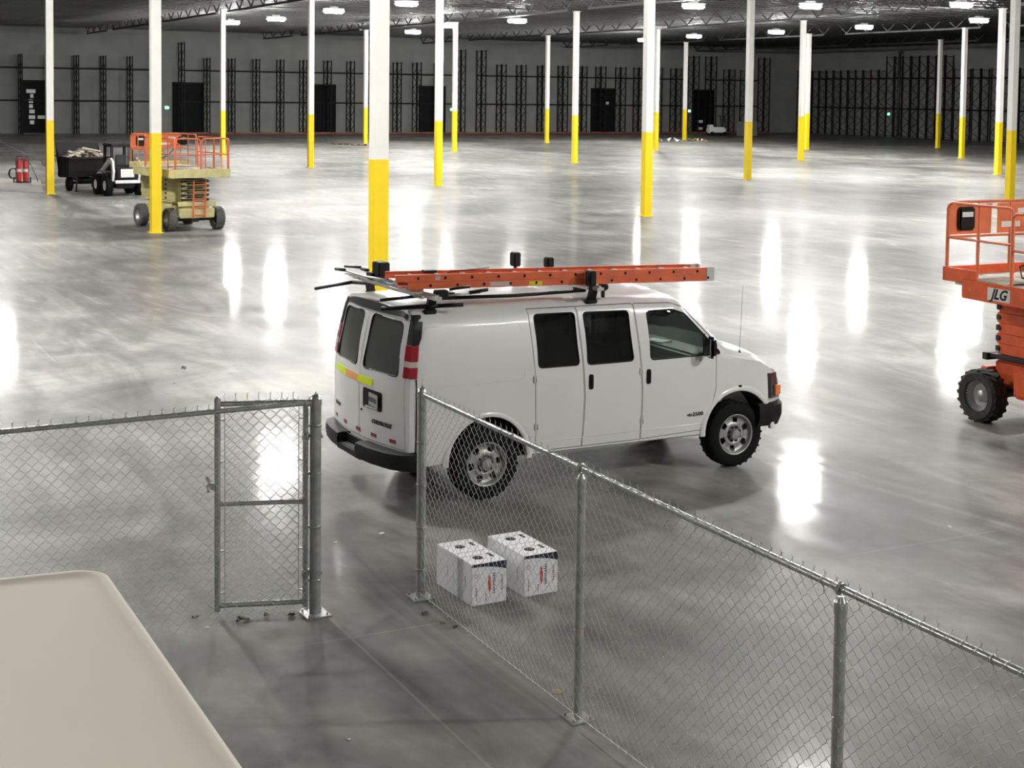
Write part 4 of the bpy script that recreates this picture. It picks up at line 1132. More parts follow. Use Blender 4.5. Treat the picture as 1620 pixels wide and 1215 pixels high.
# cowl, wipers, aerial
mb = MB(); mb.tube([(3.36-.16*(abs(y)/.8)**2-.02, y, 1.425-.03*(abs(y)/.8)**2) for y in [-.85+.17*k for k in range(11)]], .022, 8); mb.tube([(3.36,-.1,1.44),(3.12,-.55,1.60)],.008,6); mb.tube([(3.36,.5,1.44),(3.14,.05,1.60)],.008,6); mb.build('cowl_and_wipers', Mtrim, van)
mb = MB(); mb.lathe([(.016,1.31),(.014,1.34),(.006,1.37)],(3.40,-.84,0),n=12); mb.cyl((3.40,-.84,1.36),(3.43,-.84,2.13),.0028,6,.0018); mb.build('aerial', Mtrim, van)
# cabin
for y in (-.48, .48):
    t = empty('seat', parent=van)
    mb = MB(); mb.box((2.18,y,.93),(.50,.50,.16),bev=.05); mb.build('cushion', Mcabin, t, 40)
    mb = MB(); mb.box((1.96,y,1.28),(.15,.48,.66),Matrix.Rotation(R(-8),3,'Y'),bev=.05); mb.box((1.90,y,1.70),(.09,.24,.18),bev=.03); mb.build('backrest', Mcabin, t, 40)
    mb = MB(); mb.box((2.18,y,.68),(.36,.36,.36)); mb.build('seat_base', Mtrim, t)
mb = MB(); mb.box((2.84,0,1.16),(.34,1.78,.34),bev=.07); mb.box((2.98,0,1.30),(.40,1.7,.10),bev=.03); mb.box((2.6,0,.80),(.5,.40,.6),bev=.05); mb.build('dashboard', Mdash, van, 40)
mb = MB(); c_ = Vector((2.56,.45,1.36)); nn = Vector((-.75,0,.66)).normalized(); uu = Vector((0,1,0)); vv = nn.cross(uu)
mb.tube([c_+uu*.19*math.cos(a)+vv*.19*math.sin(a) for a in [2*PI*k/28 for k in range(28)]], .017, 8, True); mb.cyl(c_, c_-nn*.28, .03, 10)
for a in (0, PI, -PI/2): mb.bar(c_, c_+uu*.18*math.cos(a)+vv*.18*math.sin(a), .045,.02)
mb.box(c_,(.12,.14,.05),Matrix.Rotation(R(48),3,'Y'),bev=.02); mb.build('steering_wheel', Mcabin, van, 40)
mb = MB(); mb.box((2.92,.18,1.357),(.20,.30,.012),Matrix.Rotation(.3,3,'Z')); mb.build('papers', M['paper'], van)
mb = MB(); mb.box((1.70,0,1.02),(.02,1.66,.94)); 
for y in (-.80,-.30,.30,.80): mb.box((1.70,y,1.72),(.03,.03,.52))
mb.box((1.70,0,1.98),(.03,1.4,.03)); 
for k in range(-18,32):
    a = Vector((1.70,-.80,1.48+.055*k)); b = a + Vector((0,.47,.47)); lo = 1.5; hi = 1.96
    for y0 in (-.78, .32):
        for sl in (1,-1):
            zz0 = 1.5+.05*(k if sl == 1 else k)
            p0 = [y0, 1.5+.05*(k-8)]; p1 = [y0+.46, p0[1]+sl*.46]
            t0, t1 = 0.0, 1.0
            za, zb_ = p0[1], p1[1]
            if za == zb_: continue
            ts = sorted(((lo-za)/(zb_-za), (hi-za)/(zb_-za))); t0 = max(0, ts[0]); t1 = min(1, ts[1])
            if t1 > t0: mb.bar((1.70,y0+.46*t0,za+(zb_-za)*t0),(1.70,y0+.46*t1,za+(zb_-za)*t1),.005,.005)
mb.build('cab_partition', Mdash, van)

# ------------------------------------------------------------------ roof rack on the van
Malu = mat('bright_aluminium', (.62,.62,.60), .32, metal=.8, noise=.15, nscale=12)
def crossbar(x, extras):
    t = empty('roof_rack', parent=van)
    mb = MB(); mb.box((x,0,2.215),(.085,2.02,.035)); mb.box((x,0,2.24),(.03,2.0,.02)); mb.box((x-.10,0,2.215),(.03,1.7,.03)); mb.build('crossbar', Malu, t)
    for s in (-1, 1):
        mb = MB(); mb.bar((x,s*.80,2.06),(x,s*.86,2.20),.09,.05); mb.box((x,s*.805,2.055),(.14,.07,.05),bev=.01); mb.build('mounting_foot', Mtrim, t)
    return t
tr = crossbar(-.62, 1); tf = crossbar(1.36, 1)
def pad(x, y, z, t, w_=.09, h=.14):
    mb = MB(); mb.box((x,y,z+h/2),(w_*.7,w_,h),bev=.012); mb.cyl((x-.05,y,z+h*.55),(x+.05,y,z+h*.55),.035,12); mb.box((x,y,z-.03),(.03,.03,.10)); mb.build('clamp_block', Mtrim, t)
pad(-.60,.56,2.25,tr,.20,.19); pad(1.36,.16,2.33,tf,.12,.12); pad(1.30,.88,2.27,tf,.13,.17); pad(1.26,-.96,2.25,tf,.12,.17); pad(1.52,-.80,2.17,tf,.10,.07)
# V-shaped aluminium cradles at the rear bar
for y in (-.42,-.05):
    mb = MB(); mb._f([(-.70,y-.09,2.235),(-.55,y-.09,2.235),(-.55,y+.09,2.235),(-.70,y+.09,2.235),(-.66,y-.02,2.36),(-.60,y-.02,2.36)], [(3,2,1,0),(0,1,5,4),(2,3,4,5),(1,2,5),(3,0,4)]); mb.build('ladder_cradle', Malu, tr)
# drop-down arms with black grips
def rod(a, b, r, m, t, nm='arm', grip=None):
    mb = MB(); mb.tube([a, b], r, 8); o = mb.build(nm, m, t)
    return o
rod((-.90,1.86,1.99),(-.72,1.10,2.15),.020,Mtrim,tr,'drop_arm'); rod((-.72,1.12,2.145),(-.60,.40,2.20),.022,Mtrim,tr,'drop_arm')
rod((-.90,1.20,2.30),(-.90,.92,2.32),.018,Mtrim,tr,'grip'); rod((-.70,1.41,2.30),(-.70,.93,2.34),.015,Mtrim,tr,'grip'); rod((-.70,.90,2.325),(-.70,.70,2.33),.018,Mtrim,tr,'grip')
rod((-.90,1.0,2.31),(-.66,.45,2.24),.010,Malu,tr,'lever'); rod((-.70,1.15,2.33),(-.62,.35,2.25),.008,Malu,tr,'lever')
rod((-.62,1.02,2.20),(-.62,1.30,2.19),.030,Malu,tr,'bar_extension'); rod((-.72,1.22,2.22),(-.66,-.05,2.28),.012,Malu,tr,'slide_rail'); rod((-.80,1.15,2.25),(-.72,-.02,2.30),.010,Malu,tr,'slide_rail')
rod((-1.08,-.55,2.17),(-.66,-.62,2.20),.018,Mtrim,tr,'drop_arm'); rod((-1.10,-.62,2.09),(-.55,-.86,2.12),.024,Mtrim,tr,'drop_arm'); rod((-.55,-.86,2.12),(-.30,-.95,2.13),.022,Mtrim,tr,'drop_arm')
rod((-.60,-.86,2.22),(-.10,-.95,2.25),.012,Malu,tr,'lever'); rod((-.22,-.93,2.25),(-.02,-.97,2.28),.020,Mtrim,tr,'grip'); rod((-.42,-.86,2.29),(-.20,-.90,2.31),.016,Mtrim,tr,'grip'); rod((-.50,-.84,2.22),(-.36,-.86,2.29),.010,Malu,tr,'lever')
mb = MB(); mb.box((-.52,-.86,2.24),(.14,.10,.10),bev=.01); mb.box((-.40,-.84,2.22),(.10,.08,.06),bev=.01); mb.build('gearbox', Mtrim, tr)
mb = MB(); mb.box((-.66,.66,2.27),(.10,.16,.08),bev=.01); mb.build('gearbox', Mtrim, tr)
mb = MB(); mb.box((-.665,.33,2.225),(.002,.12,.03)); mb.build('blue_label', mat('blue_label', (.12,.3,.6), .5), tr)
mb = MB(); mb.box((-.665,.62,2.215),(.03,.12,.035)); mb.box((-.665,-.62,2.215),(.03,.04,.03)); mb.build('yellow_tag', mat('yellow_tag', (.75,.6,.12), .5), tr)
# long torsion rod between the bars
mb = MB(); mb.tube([(-.50,-.80,2.19),(.4,-.80,2.17),(1.30,-.78,2.18)], .020, 8); mb.build('connecting_rod', Mtrim, tr)
mb = MB(); mb.box((1.42,-.62,2.18),(.34,.05,.03)); mb.build('lock_lever', Mtrim, tf)

# ------------------------------------------------------------------ orange extension ladder
Mlad = mat('orange_fibreglass', (.78,.15,.05), .5, noise=.15, nscale=6); Mrung = mat('pale_rung', (.72,.66,.6), .45, metal=.2, noise=.1)
va = R(28.062); vw = Vector((math.cos(va), math.sin(va), 0)); vn = Vector((-math.sin(va), math.cos(va), 0)); VO = Vector((-.6819,16.5041,0))
def vl(x, y, z): return VO + vw*x + vn*y + Vector((0,0,z))
LA, LB = vl(-.79,-.62,2.275), vl(2.84,-1.03,2.24)      # underside of the near rail, rear end and front end
ldir = (LB-LA).normalized(); LLn = (LB-LA).length
lad = empty('extension_ladder', LA); tag(lad, 'orange fibreglass extension ladder lying on the roof rack of the white van', 'ladder')
ly = Vector((0,0,1)).cross(ldir).normalized(); lz = ldir.cross(ly)
lad.matrix_world = Matrix((ldir, ly, lz)).transposed().to_4x4(); lad.location = LA
LW = .385
for lev, (z0, x0, x1, inset) in enumerate(((0.0, .0, LLn, 0.0),(.079, -.14, LLn-.05, .0))):
    for y in (0.0, LW):
        mb = MB(); s = 1 if y == 0 else -1
        mb.box(((x0+x1)/2, y, z0+.0375), (x1-x0, .005, .074)); mb.box(((x0+x1)/2, y+s*.014, z0+.073), (x1-x0,.03,.005)); mb.box(((x0+x1)/2, y+s*.014, z0+.003), (x1-x0,.03,.005)); mb.build('rail', Mlad, lad)
    k = 0; x = x0 + .25
    while x < x1 - .05:
        mb = MB(); mb.box((x, LW/2, z0+.037), (.034, LW, .028), bev=.006); mb.build('rung', Mrung, lad)
        for y in (0.0, LW):
            s = -1 if y == 0 else 1; mb = MB(); mb.box((x,y+s*.0045,z0+.037),(.024,.006,.03)); mb.build('rung_plate', Mtrim, lad)
        x += .3048
for (x, w_, z, m) in ((1.05,.24,.034,mat('pale_ladder_label',(.55,.5,.47),.6)),(1.46,.15,.030,mat('yellow_ladder_label',(.75,.62,.02),.5)),(.33,.06,.115,mat('round_sticker',(.55,.45,.4),.6))):
    mb = MB(); mb.box((x,-.0035,z),(w_,.002,.046)); mb.build('label', m, lad)
for y in (0, LW):
    mb = MB(); mb.box((LLn-.02,y,.08),(.10,.014,.155)); mb.box((LLn+.02,y+(.02 if y==0 else -.02),.08),(.02,.05,.14)); mb.build('end_shoe', Malu, lad)
mb = MB(); mb.tube([(.45,.02,.17),(.75,.18,.175),(1.05,.36,.17)], .006, 6); mb.box((.30,.20,.165),(.14,.10,.03)); mb.build('rope_and_pulley', Mtrim, lad)
# ------------------------------------------------------------------ rough-terrain scissor lifts
Mor = mat('orange_lift_paint', (.72,.105,.025), .45, noise=.22, nscale=5); Mcream = mat('cream_lift_paint', (.62,.56,.27), .5, noise=.2, nscale=4)
Mor2 = mat('faded_orange_paint', (.66,.16,.06), .5, noise=.15, nscale=5)
Mgr = mat('dark_grease', (.012,.011,.010), .5, noise=.3); Mdeck = mat('worn_deck_board', (.45,.40,.33), .8, noise=.3, nscale=5)
Mdoc = mat('black_document_box', (.007,.007,.007), .45, spec=.3); Mlabel = mat('pale_label', (.62,.6,.56), .6); Mtyreg = M['grey_rubber']
def rail_loop(x0, x1, z0, z1, r, y, m, parent, name='guard_rail', mids=(), posts=(), axis='x'):
    """rounded hoop in a vertical plane with inner posts and mid rails"""
    mb = MB(); c_ = .09; P_ = [(x0,z0)]
    for k in range(5): a = PI - PI/2*k/4; P_.append((x0+c_+c_*math.cos(a), z1-c_+c_*math.sin(a)))
    for k in range(5): a = PI/2 - PI/2*k/4; P_.append((x1-c_+c_*math.cos(a), z1-c_+c_*math.sin(a)))
    P_.append((x1,z0))
    f = (lambda a, z: (a, y, z)) if axis == 'x' else (lambda a, z: (y, a, z))
    mb.tube([f(a,z) for a,z in P_], r, 8)
    for z in mids: mb.tube([f(x0,z), f(x1,z)], r*.85, 8)
    for a in posts: mb.tube([f(a,z0), f(a,z1)], r*.85, 8)
    return mb.build(name, m, parent, 50)
def scissor_lift(lab, body, rails, chas, tyre_m, logo, extc, xo=0.0):
    t = empty('scissor_lift'); tag(t, lab, 'scissor lift', 'scissor lifts')
    # chassis
    mb = MB(); mb.box((0,0,.62),(2.55,.86,.36),bev=.03); mb.box((1.32,0,.55),(.14,1.16,.30),bev=.02); mb.box((-1.32,0,.55),(.14,1.16,.30),bev=.02)
    for s in (-1,1): mb.box((0,s*.60,.60),(1.25,.34,.40),bev=.05)
    mb.build('chassis', chas, t, 40)
    mb = MB(); 
    for x in (-1.1,1.1): mb.cyl((x,-.72,.36),(x,.72,.36),.07,12); mb.box((x,0,.38),(.26,.30,.24),bev=.03)
    mb.build('axles', Mgr, t, 40)
    w0 = None
    for (x, y) in ((-1.1,-.80),(1.1,-.80),(-1.1,.80),(1.1,.80)):
        if w0 is None:
            wl = empty('wheel', parent=t); mb = MB(); mb.lathe([(.20,-.09),(.22,-.125),(.31,-.135),(.345,-.105),(.350,-.06),(.350,.06),(.345,.105),(.31,.135),(.22,.125),(.20,.09)], axis='y', n=36, closed=False)
            for k in range(20):
                a = 2*PI*k/20
                for s in (-1,1): mb.box((.349*math.cos(a+s*.08), s*.065, .349*math.sin(a+s*.08)), (.05,.12,.016), Matrix.Rotation(PI/2-a-s*.08, 3, 'Y') @ Matrix.Rotation(s*.5,3,'Z'))
            mb.build('tyre', tyre_m, wl, 40)
            mb = MB(); mb.lathe([(.205,-.10),(.215,-.112),(.20,-.09),(.17,-.045),(.16,-.01),(.10,.0),(.085,-.03),(.055,-.055),(.001,-.06)], axis='y', n=28, closed=False); mb.lathe([(.205,.10),(.2,.0)],axis='y',n=28,closed=False); mb.build('rim', Mrim, wl, 50)
            w0 = wl; o = wl
        else: o = copy_tree(w0, t)
        o.location = (x, y, .358); o.rotation_euler = (0, .3*x, 0 if y < 0 else PI)
    # folded arm stack
    n = 5
    for k in range(n):
        z = .96 + k*.142
        for s in (-1, 1):
            mb = MB(); mb.box(((-1)**k*.015-xo/2, s*.40, z),(2.45+xo,.075,.138),bev=.006); mb.build('scissor_arm', body, t)
            mb = MB(); mb.box((-(-1)**k*.02-xo/2, s*.31, z),(2.40+xo,.07,.12)); mb.build('scissor_arm', body, t)
        mb = MB()
        for x in (-1.2, 0, 1.2): mb.cyl((x,-.46,z),(x,.46,z),.035,10)
        mb.box((0,0,z),(2.45,.03,.03))
        for s in (-1,1): mb.box((1.235,s*.40,z),(.03,.085,.075)); mb.box((1.235,s*.30,z),(.03,.04,.05)); mb.box((-1.235,s*.40,z),(.03,.085,.075))
        mb.build('pivot_pin', Mgr, t)
        mb = MB(); mb.box((1.19,0,z),(.06,.56,.085),bev=.01); mb.box((-1.19,0,z),(.06,.56,.085),bev=.01); mb.build('cross_tie', body, t)
    mb = MB(); mb.box((0,0,.86),(2.6,1.02,.05)); mb.box((1.34,0,.84),(.10,1.25,.14),bev=.01); mb.box((-1.34,0,.84),(.10,1.1,.10),bev=.01); mb.build('base_frame', extc, t)
    # platform
    mb = MB(); mb.box((.05,0,1.845),(3.25,1.8,.05)); mb.build('platform_floor', Mdeck, t)
    for s in (-1, 1):
        mb = MB(); mb.box((.16,s*.925,1.785),(3.1,.035,.26)); mb.box((.16,s*.94,1.905),(3.1,.03,.02)); mb.build('platform_skirt', body, t)
    mb = MB(); mb.box((1.715,0,1.80),(.035,1.88,.26)); mb.box((-1.42,0,1.77),(.05,1.8,.22)); mb.box((.1,0,1.72),(2.9,.9,.12)); mb.build('platform_frame', body, t)
    ext = empty('deck_extension', parent=t)
    mb = MB(); mb.box((-1.30,0,1.905),(.95,1.72,.03)); mb.build('extension_floor', Mdeck, ext)
    mb = MB(); mb.box((-1.50,-.885,1.945),(.62,.03,.19)); mb.box((-1.50,.885,1.945),(.62,.03,.19)); mb.box((-1.80,0,1.945),(.035,1.80,.19)); mb.build('toe_board', body, ext)
    # main rails
    for s in (-1, 1):
        rail_loop(-.55, .62, 1.90, 2.87, .021, s*.90, rails, t, mids=(2.38,), posts=(.03,))
        rail_loop(.68, 1.70, 1.90, 2.87, .021, s*.90, rails, t, mids=(2.38,), posts=(1.2,))
        rail_loop(-1.78, -.58, 1.95, 2.93, .021, s*.86, rails, t, mids=(2.45,), posts=(-1.2,))
    rail_loop(-.86, -.05, 1.90, 2.87, .021, 1.70, rails, t, mids=(2.38,), axis='y', name='entry_gate'); rail_loop(.0, .86, 1.90, 2.87, .021, 1.70, rails, t, mids=(2.38,), axis='y', name='end_rail')
    rail_loop(-.86, .86, 1.95, 2.93, .021, -1.79, rails, t, mids=(2.45,), posts=(-.3,.3), axis='y', name='end_rail')
    # sheet panels with the black document box at the far end, control box
    mb = MB(); mb.box((-1.79,-.45,2.69),(.012,.78,.42)); mb.box((-1.79,.45,2.69),(.012,.78,.42)); mb.build('rail_panel', rails, t)
    mb = MB(); mb.box((-1.755,-.55,2.70),(.06,.30,.33),bev=.03); pb = mb.build('document_box', Mdoc, t, 40)
    mb = MB(); mb.box((-1.722,-.56,2.76),(.004,.20,.07)); mb.build('label', Mlabel, pb)
    mb = MB(); mb.box((-1.775,.30,2.60),(.004,.36,.08)); mb.box((-1.775,.55,2.79),(.004,.25,.07)); mb.build('caution_label', Mlabel, t)
    mb = MB(); mb.box((-.95,.55,2.72),(.30,.24,.22),Matrix.Rotation(.2,3,'Y'),bev=.03); mb.cyl((-.98,.55,2.82),(-.98,.55,2.93),.018,8); mb.build('control_box', Mdoc, t, 40)
    mb = MB(); mb.tube([(-.95,.40,2.62),(-.85,.0,2.25),(-.95,-.35,2.10),(-.75,-.5,1.98),(-.55,-.35,1.95)], .012, 8); mb.build('control_cable', Mdoc, t, 60)
    # ladder at the near end
    mb = MB()
    for s in (-1,1): mb.box((1.52,s*.20,.98),(.035,.045,1.16),Matrix.Rotation(.05,3,'Y'))
    for k in range(5): mb.box((1.52,0,.50+.235*k),(.045,.38,.035))
    mb.box((1.45,.0,.75),(.14,.06,.05)); mb.build('step_ladder', rails, t)
    if logo:
        for s in (-1,):
            mb = MB(); mb.box((-.72,s*.944,1.775),(.40,.004,.17)); q = mb.build('logo_plate', Mlabel, t)
            text('logo_lettering', 'JLG', .19, Mdoc, Matrix.Translation((-.72,s*.948,1.775)) @ Matrix.Rotation(PI/2,4,'X'), q, .001, .95, .35, .006)
        mb = MB(); 
        for x in (-1.25,-.1,.35): mb.cyl((x,-.946,1.79),(x,-.940,1.79),.028,12)
        mb.build('skirt_bolts', Mor2, t)
    # debris left on the deck
    mb = MB()
    rnd = random.Random(5)
    for k in range(9): mb.box((rnd.uniform(-.4,1.4),rnd.uniform(-.5,.5),1.88+.012*k/2),(rnd.uniform(.1,.5),rnd.uniform(.05,.2),.02),Matrix.Rotation(rnd.uniform(0,3),3,'Z'))
    mb.build('offcuts', Mdeck, t)
    return t
lA = scissor_lift('cream and orange scissor lift standing behind a column at the left', Mcream, Mor2, Mcream, Mtyreg, False, Mcream, .75)
lA.location = (-10.59, 46.98, 0); lA.rotation_euler = (0,0,math.atan2(-.80,.60))
lB = scissor_lift('all-orange scissor lift cut off by the right edge of the picture', Mor, Mor2, Mor, M['rubber'], True, Mgr)
lB.location = (7.62, 19.24, 0); lB.rotation_euler = (0,0,math.atan2(-.893,.45))
mw = mat('dark_worn_rubber', (.035,.035,.033), .85, noise=.4, nscale=10, bump=.3)
for ch in lB.children:
    for g_ in ch.children:
        if g_.name.startswith('tyre') : g_.data.materials.clear(); g_.data.materials.append(mw)

# ------------------------------------------------------------------ skid steer loader
Mwh = mat('white_machine_paint', (.70,.70,.68), .45, noise=.1, nscale=5); Mblk = mat('black_machine_paint', (.007,.007,.007), .55, spec=.3, noise=.3, nscale=5)
sk = empty('skid_steer_loader', (-16.35,61.35,0), math.atan2(.835,-.55)); tag(sk, 'white and black skid steer loader between the hopper and the cream lift', 'loader')
mb = MB(); mb.box((0,0,.62),(2.0,.80,.62),bev=.05); mb.box((-.82,0,.92),(.66,.98,.52),bev=.08); mb.build('body', Mblk, sk, 40)
mb = MB(); mb.box((-1.19,0,.60),(.14,1.04,.13),bev=.02); mb.box((-1.165,0,.95),(.03,.56,.34),bev=.01); mb.build('rear_door', Mwh, sk, 40)
mb = MB(); mb.box((-1.185,0,.75),(.02,.5,.03)); mb.box((-1.17,-.38,1.0),(.03,.10,.16)); mb.box((-1.17,.38,1.0),(.03,.10,.16)); mb.build('tail_lights', Mblk, sk)
cab = empty('cab', parent=sk)
mb = MB()
for x, y in ((.45,-.42),(.45,.42),(-.45,-.42),(-.45,.42)): mb.bar((x,y,.95),(x*.95,y*.97,2.05),.11,.10)
mb.box((0,0,2.06),(1.12,.98,.13),bev=.04)
for s in (-1,1): mb.box((0,s*.42,1.12),(.9,.05,.2)); mb.bar((-.45,s*.42,1.55),(.45,s*.42,1.55),.03,.03); mb.bar((0,s*.42,1.1),(0,s*.42,2.0),.025,.03)
mb.box((-.45,0,1.15),(.05,.9,.24)); mb.build('roll_cage', Mblk, cab)
mb = MB(); mb.box((-.15,0,1.15),(.45,.48,.14),bev=.04); mb.box((-.32,0,1.42),(.12,.46,.50),bev=.04); mb.build('seat', Mcabin, cab, 40)
w0 = None
for (x, y) in ((-.62,.66),(.55,.66),(-.62,-.66),(.55,-.66)):
    if w0 is None:
        w0 = empty('wheel', parent=sk); mb = MB(); mb.lathe([(.20,-.12),(.25,-.14),(.36,-.14),(.40,-.11),(.405,0),(.40,.11),(.36,.14),(.25,.14),(.20,.12)], axis='y', n=32, closed=False)
        for k in range(16):
            a = 2*PI*k/16
            for s in (-1,1): mb.box((.408*math.cos(a+s*.09), s*.065, .408*math.sin(a+s*.09)), (.06,.14,.045), Matrix.Rotation(PI/2-a-s*.09, 3, 'Y') @ Matrix.Rotation(s*.6,3,'Z'))
        mb.build('tyre', M['rubber'], w0, 40); mb = MB(); mb.lathe([(.22,.125),(.20,.09),(.17,.04),(.08,.02),(.07,.07),(.001,.08)], axis='y', n=24, closed=False); mb.build('rim', Mwh, w0, 50); o = w0
    else: o = copy_tree(w0, sk)
    o.location = (x, y, .43); o.rotation_euler = (0,0,0 if y > 0 else PI)
for s in (-1, 1):
    mb = MB(); P_ = [(-1.02,.62),(-1.12,1.02),(-1.02,1.42),(-.75,1.56),(-.50,1.55),(.35,1.10),(1.10,.82),(1.45,.55),(1.38,.40),(1.18,.44),(.95,.66),(.25,.92),(-.55,1.36),(-.80,1.34),(-.90,1.15),(-.88,.62)]
    mb._f([(x,s*.50,z) for x,z in P_]+[(x,s*.585,z) for x,z in P_], [tuple(range(16)),tuple(range(16,32))[::-1]]+[(k,(k+1)%16,16+(k+1)%16,16+k) for k in range(16)]); mb.build('lift_arm', Mwh, sk)
    mb = MB(); mb.cyl((-.75,s*.63,.75),(.15,s*.63,1.02),.05,10); mb.cyl((.15,s*.63,1.02),(.55,s*.63,1.0),.028,10); mb.build('lift_cylinder', Mblk, sk)
mb = MB(); mb.box((1.45,0,.50),(.12,1.3,.5),bev=.02); mb.build('quick_coupler', Mblk, sk)

# ------------------------------------------------------------------ black debris hopper with its load
hp = empty('debris_hopper', (-18.45,63.75,0), math.atan2(.835,-.55)); tag(hp, 'black wheeled debris hopper heaped with scrap, right of the leftmost column', 'hopper')
def tub(mb, prof, y0, y1, th=.05):
    n = len(prof); mb._f([(x,y0,z) for x,z in prof]+[(x,y1,z) for x,z in prof], [(k,k+1,n+k+1,n+k) for k in range(n-1)])
mb = MB(); pr_ = [(-.95,1.42),(-.80,.62),(.55,.55),(.98,1.45),(1.02,1.98)]
for off in (0,.04): tub(mb, [(x+(off if x < 0 else -off), z+(off if z < 1 else 0)) for x,z in pr_], -.92, .92)
for y in (-.92,.92):
    for yy in (y, y-.03*(1 if y > 0 else -1)): mb._f([(x,yy,z) for x,z in pr_[:4]], [(0,1,2,3)])
    mb._f([(.98,y,1.45),(1.02,y,1.98),(.62,y,1.45)], [(0,1,2)])
    mb.bar((-.97,y,1.43),(1.0,y,1.46),.06,.06)
    for x in (-.6,-.3,0,.3,.6): mb.box((x,y*1.015,1.0),(.05,.04,.8))
mb.bar((-.97,-.94,1.43),(-.97,.94,1.43),.07,.07); mb.bar((1.02,-.92,1.98),(1.02,.92,1.98),.05,.06)
mb.build('tub', Mblk, hp)
mb = MB(); mb.box((0,0,.48),(1.9,.7,.12)); mb.box((-.2,0,.35),(.12,1.5,.12)); mb.build('frame', Mblk, hp)
for s in (-1,1):
    o_ = MB().lathe([(.14,-.09),(.27,-.10),(.31,-.06),(.31,.06),(.27,.10),(.14,.09)], axis='y', n=28).build('wheel', M['rubber'], hp, 40); o_.location = (-.2,s*.70,.312)
for s in (-1,1): mb = MB(); mb.cyl((-.85,s*.6,.02),(-.85,s*.6,.60),.035,10); mb.box((-.85,s*.6,.012),(.14,.14,.024)); mb.build('stand', Mblk, hp)
rnd = random.Random(11)
mats_ = [Mscrap, Mchip, mat('pale_plank', (.55,.45,.33), .8, noise=.2), Mblk]
mb = MB()
for k in range(46):
    x, y = rnd.uniform(-.62,.68), rnd.uniform(-.68,.68); z = 1.22+.42*(1-(abs(x)/.9)**2)*(1-(abs(y)/1.0)**2)+rnd.uniform(0,.16)
    mb.box((x,y,z),(rnd.uniform(.15,.75),rnd.uniform(.06,.22),rnd.uniform(.015,.05)),Matrix.Rotation(rnd.uniform(0,3.1),3,'Z')@Matrix.Rotation(rnd.uniform(-.35,.35),3,'Y'), mi=rnd.choice((0,0,0,1,2,2,2)))
mb.box((0,0,1.08),(1.35,1.5,.42),mi=2); o = mb.build('scrap_load', mats_); o.location = hp.location; o.rotation_euler = hp.rotation_euler; tag(o, 'heap of boards and pale scrap filling the black hopper', 'scrap', kind='stuff')

# ------------------------------------------------------------------ red tank cart, broom, board by the left edge
Mredt = mat('red_tank_paint', (.55,.03,.035), .4, noise=.15); 
tc_ = empty('tank_cart', (-22.67,68.4,0), .3); tag(tc_, 'cart with two upright red tanks near the left edge', 'cart')
for x in (-.14,.14):
    mb = MB(); mb.lathe([(.10,.06),(.115,.10),(.115,.95),(.10,1.02),(.05,1.08),(.035,1.10),(.035,1.17),(.001,1.18)],(x,0,0),n=20); mb.build('tank', Mredt, tc_, 50)
    mb = MB(); mb.lathe([(.117,.50),(.119,.52),(.119,.62),(.117,.64)],(x,0,0),n=20,closed=False); mb.build('tank_label', Mlabel, tc_)
mb = MB(); mb.box((0,0,.04),(.62,.40,.03)); mb.tube([(-.28,.14,.05),(-.28,.18,1.1),(-.2,.20,1.2),(.2,.20,1.2),(.28,.18,1.1),(.28,.14,.05)],.014,8); mb.bar((-.28,.16,.6),(.28,.16,.6),.03,.02); mb.build('frame', Mblk, tc_)
for s in (-1,1): mb = MB(); mb.lathe([(.05,-.03),(.12,-.03),(.13,0),(.12,.03),(.05,.03)],axis='x',n=20); o_ = mb.build('wheel', M['rubber'], tc_, 40); o_.location = (s*.36,.12,.131)
mb = MB(); pts = [(.0,-.1,1.15)]
for k in range(40): a = k*.5; pts.append((-.42+.20*math.cos(a)+.002*k, .08, .42+.24*math.sin(a)+.0*k)) if k else None
mb.tube(pts[1:], .016, 6); mb.tube([(-.22,.08,.5),(-.1,-.05,.9),(-.02,-.02,1.14)],.016,6); mb.tube([(.14,0,1.15),(.4,-.1,.8),(.62,.0,.3),(.70,.0,.03)],.014,6); mb.build('hose', Mblk, tc_, 60)
mb = MB(); mb.tube([(0,0,.95),(-1.55,.1,1.72)], .016, 8); mb.tube([(0,0,.95),(.55,0,.68)],.016,8); mb.box((.68,0,.60),(.34,.12,.26),Matrix.Rotation(.5,3,'Y'),bev=.04); o = mb.build('broom', mat('grey_broom', (.16,.16,.16), .6, noise=.2)); o.location = (-22.25,68.15,.30)
o.parent = tc_; o.location = (.35,-.28,.30); o.name = 'push_broom'
mb = MB(); quad_slab(mb, Vector((-29.5,66.8,0)), Vector((-19.6,61.8,0)), Vector((-22.5,70.5,0)), Vector((-30.5,73.5,0)), .0, .006); struct('trim_1', mb, mat('unpolished_slab_patch', (.40,.385,.35), .8, noise=.25, nscale=1.2))
mb = MB(); mb.bar((-21.5,66.2,.02),(-19.2,68.9,.02),.10,.04); o = mb.build('timber_batten', mats_[2]); tag(o, 'pale timber batten on the floor right of the red tanks', 'batten')

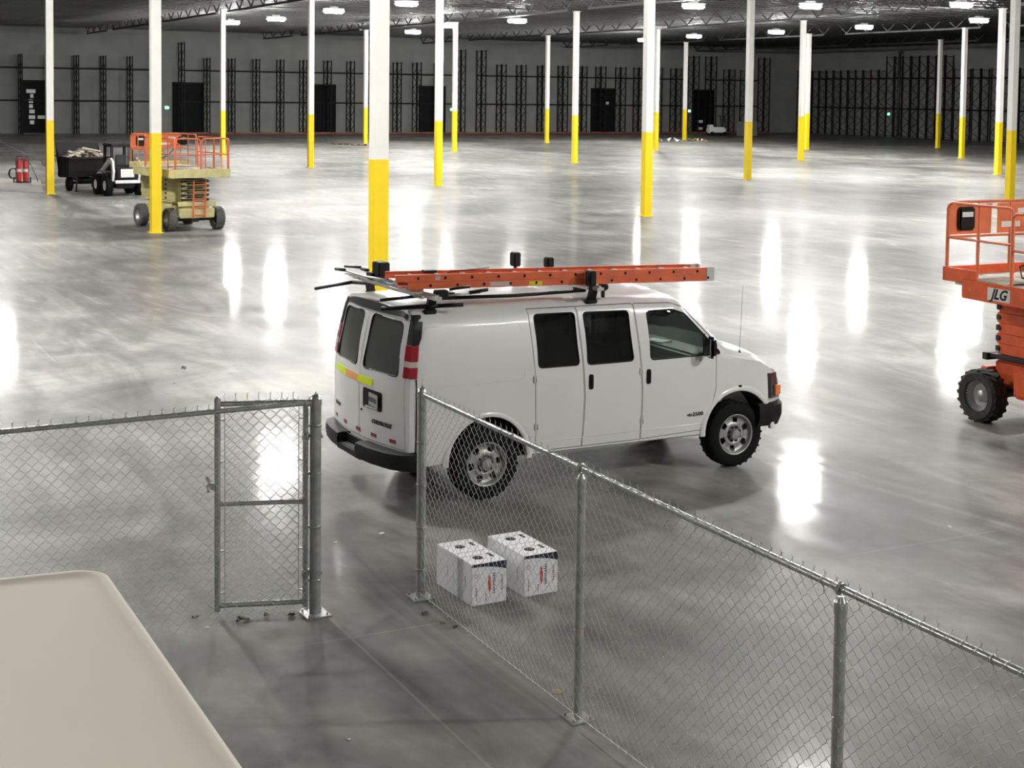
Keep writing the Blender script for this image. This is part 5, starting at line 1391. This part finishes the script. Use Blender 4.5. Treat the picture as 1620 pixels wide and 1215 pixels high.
# ------------------------------------------------------------------ far-away floor items
def pallet(x, y, rz, lab):
    mb = MB()
    for k in range(6): mb.box((0,-.5+.2*k,.125),(1.2,.12,.02))
    for a in (-.55,0,.55): mb.box((a,0,.065),(.08,1.1,.10))
    for a in (-.5,0,.5): mb.box((0,a,.012),(1.2,.1,.02))
    o = mb.build('pallet', mat('pallet_wood', (.16,.11,.07), .85, noise=.3)); o.location = (x,y,0); o.rotation_euler = (0,0,rz); tag(o, lab, 'pallet', 'pallets on the far floor')
pallet(-14.3,123.2,.4,'dark wooden pallet on the far floor right of the column beside the cream lift'); pallet(-12.6,121.4,.2,'second wooden pallet touching the first, nearer the nearest column'); pallet(-11.2,125.4,.6,'wooden pallet at the foot of the thin distant column')
Mgold = mat('yellowish_scrap', (.62,.46,.18), .8, noise=.3)
PJ = [
 (14.23, 143.49, 0.39, 'w', 0.35, 'first white crumpled heap of far litter, left of the farthest bright column'),
 (15.19, 143.85, 0.41600000000000004, 'w', 0.45, 'second white crumpled heap of far litter'),
 (15.8, 142.15, 0.39, 'w', 0.45, 'third white crumpled heap of far litter'),
 (16.43, 142.39, 0.39, 'w', 0.3, 'fourth white heap, touching the farthest bright column'),
 (17.44, 144.69, 0.52, 'g', 0.35, 'yellowish heap of far litter just right of the farthest bright column'),
 (18.02, 144.91, 0.34, 'g', 0.4, 'second yellowish heap of far litter'),
 (18.67, 145.16, 0.30, 'w', 0.3, 'white heap between the yellowish far litter'),
 (18.86, 143.28, 0.45499999999999996, 'g', 0.2, 'last yellowish heap of the far litter'),
 (19.17, 141.51, 0.7150000000000001, 'd', 0.1, 'flat dark sheet at the right end of the far litter'),
]
for k, (x, y, r, kd, hz, lab) in enumerate(PJ): scrap(x, y, r, {'w':Mscrap,'g':Mgold,'d':Mleaf}[kd], lab, 60+k, hz, 'litter', 'litter_heap')
# small sweeping machine in the dark far corner
sw_ = empty('ride_on_sweeper', (22.6,164.5,0), .3); tag(sw_, 'small pale ride-on machine parked in the dark near the far corner', 'sweeper')
mb = MB(); mb.box((0,0,.62),(2.0,1.1,.7),bev=.15); mb.box((-.7,0,1.0),(.5,.9,.5),bev=.1); mb.build('body', Mwh, sw_, 40)
mb = MB(); mb.box((.4,0,.25),(2.2,1.2,.25),bev=.05); mb.bar((.9,.5,.9),(.75,.5,2.2),.07,.07); mb.bar((.9,-.5,.9),(.75,-.5,2.2),.07,.07); mb.box((.6,0,2.22),(.5,1.1,.06)); mb.build('frame', Mblk, sw_)
for x in (-.7,.8):
    for y in (-.5,.5): mb = MB(); mb.lathe([(.05,-.1),(.22,-.1),(.25,0),(.22,.1),(.05,.1)],axis='y',n=20); o_ = mb.build('wheel', M['rubber'], sw_, 40); o_.location = (x,y,.251)
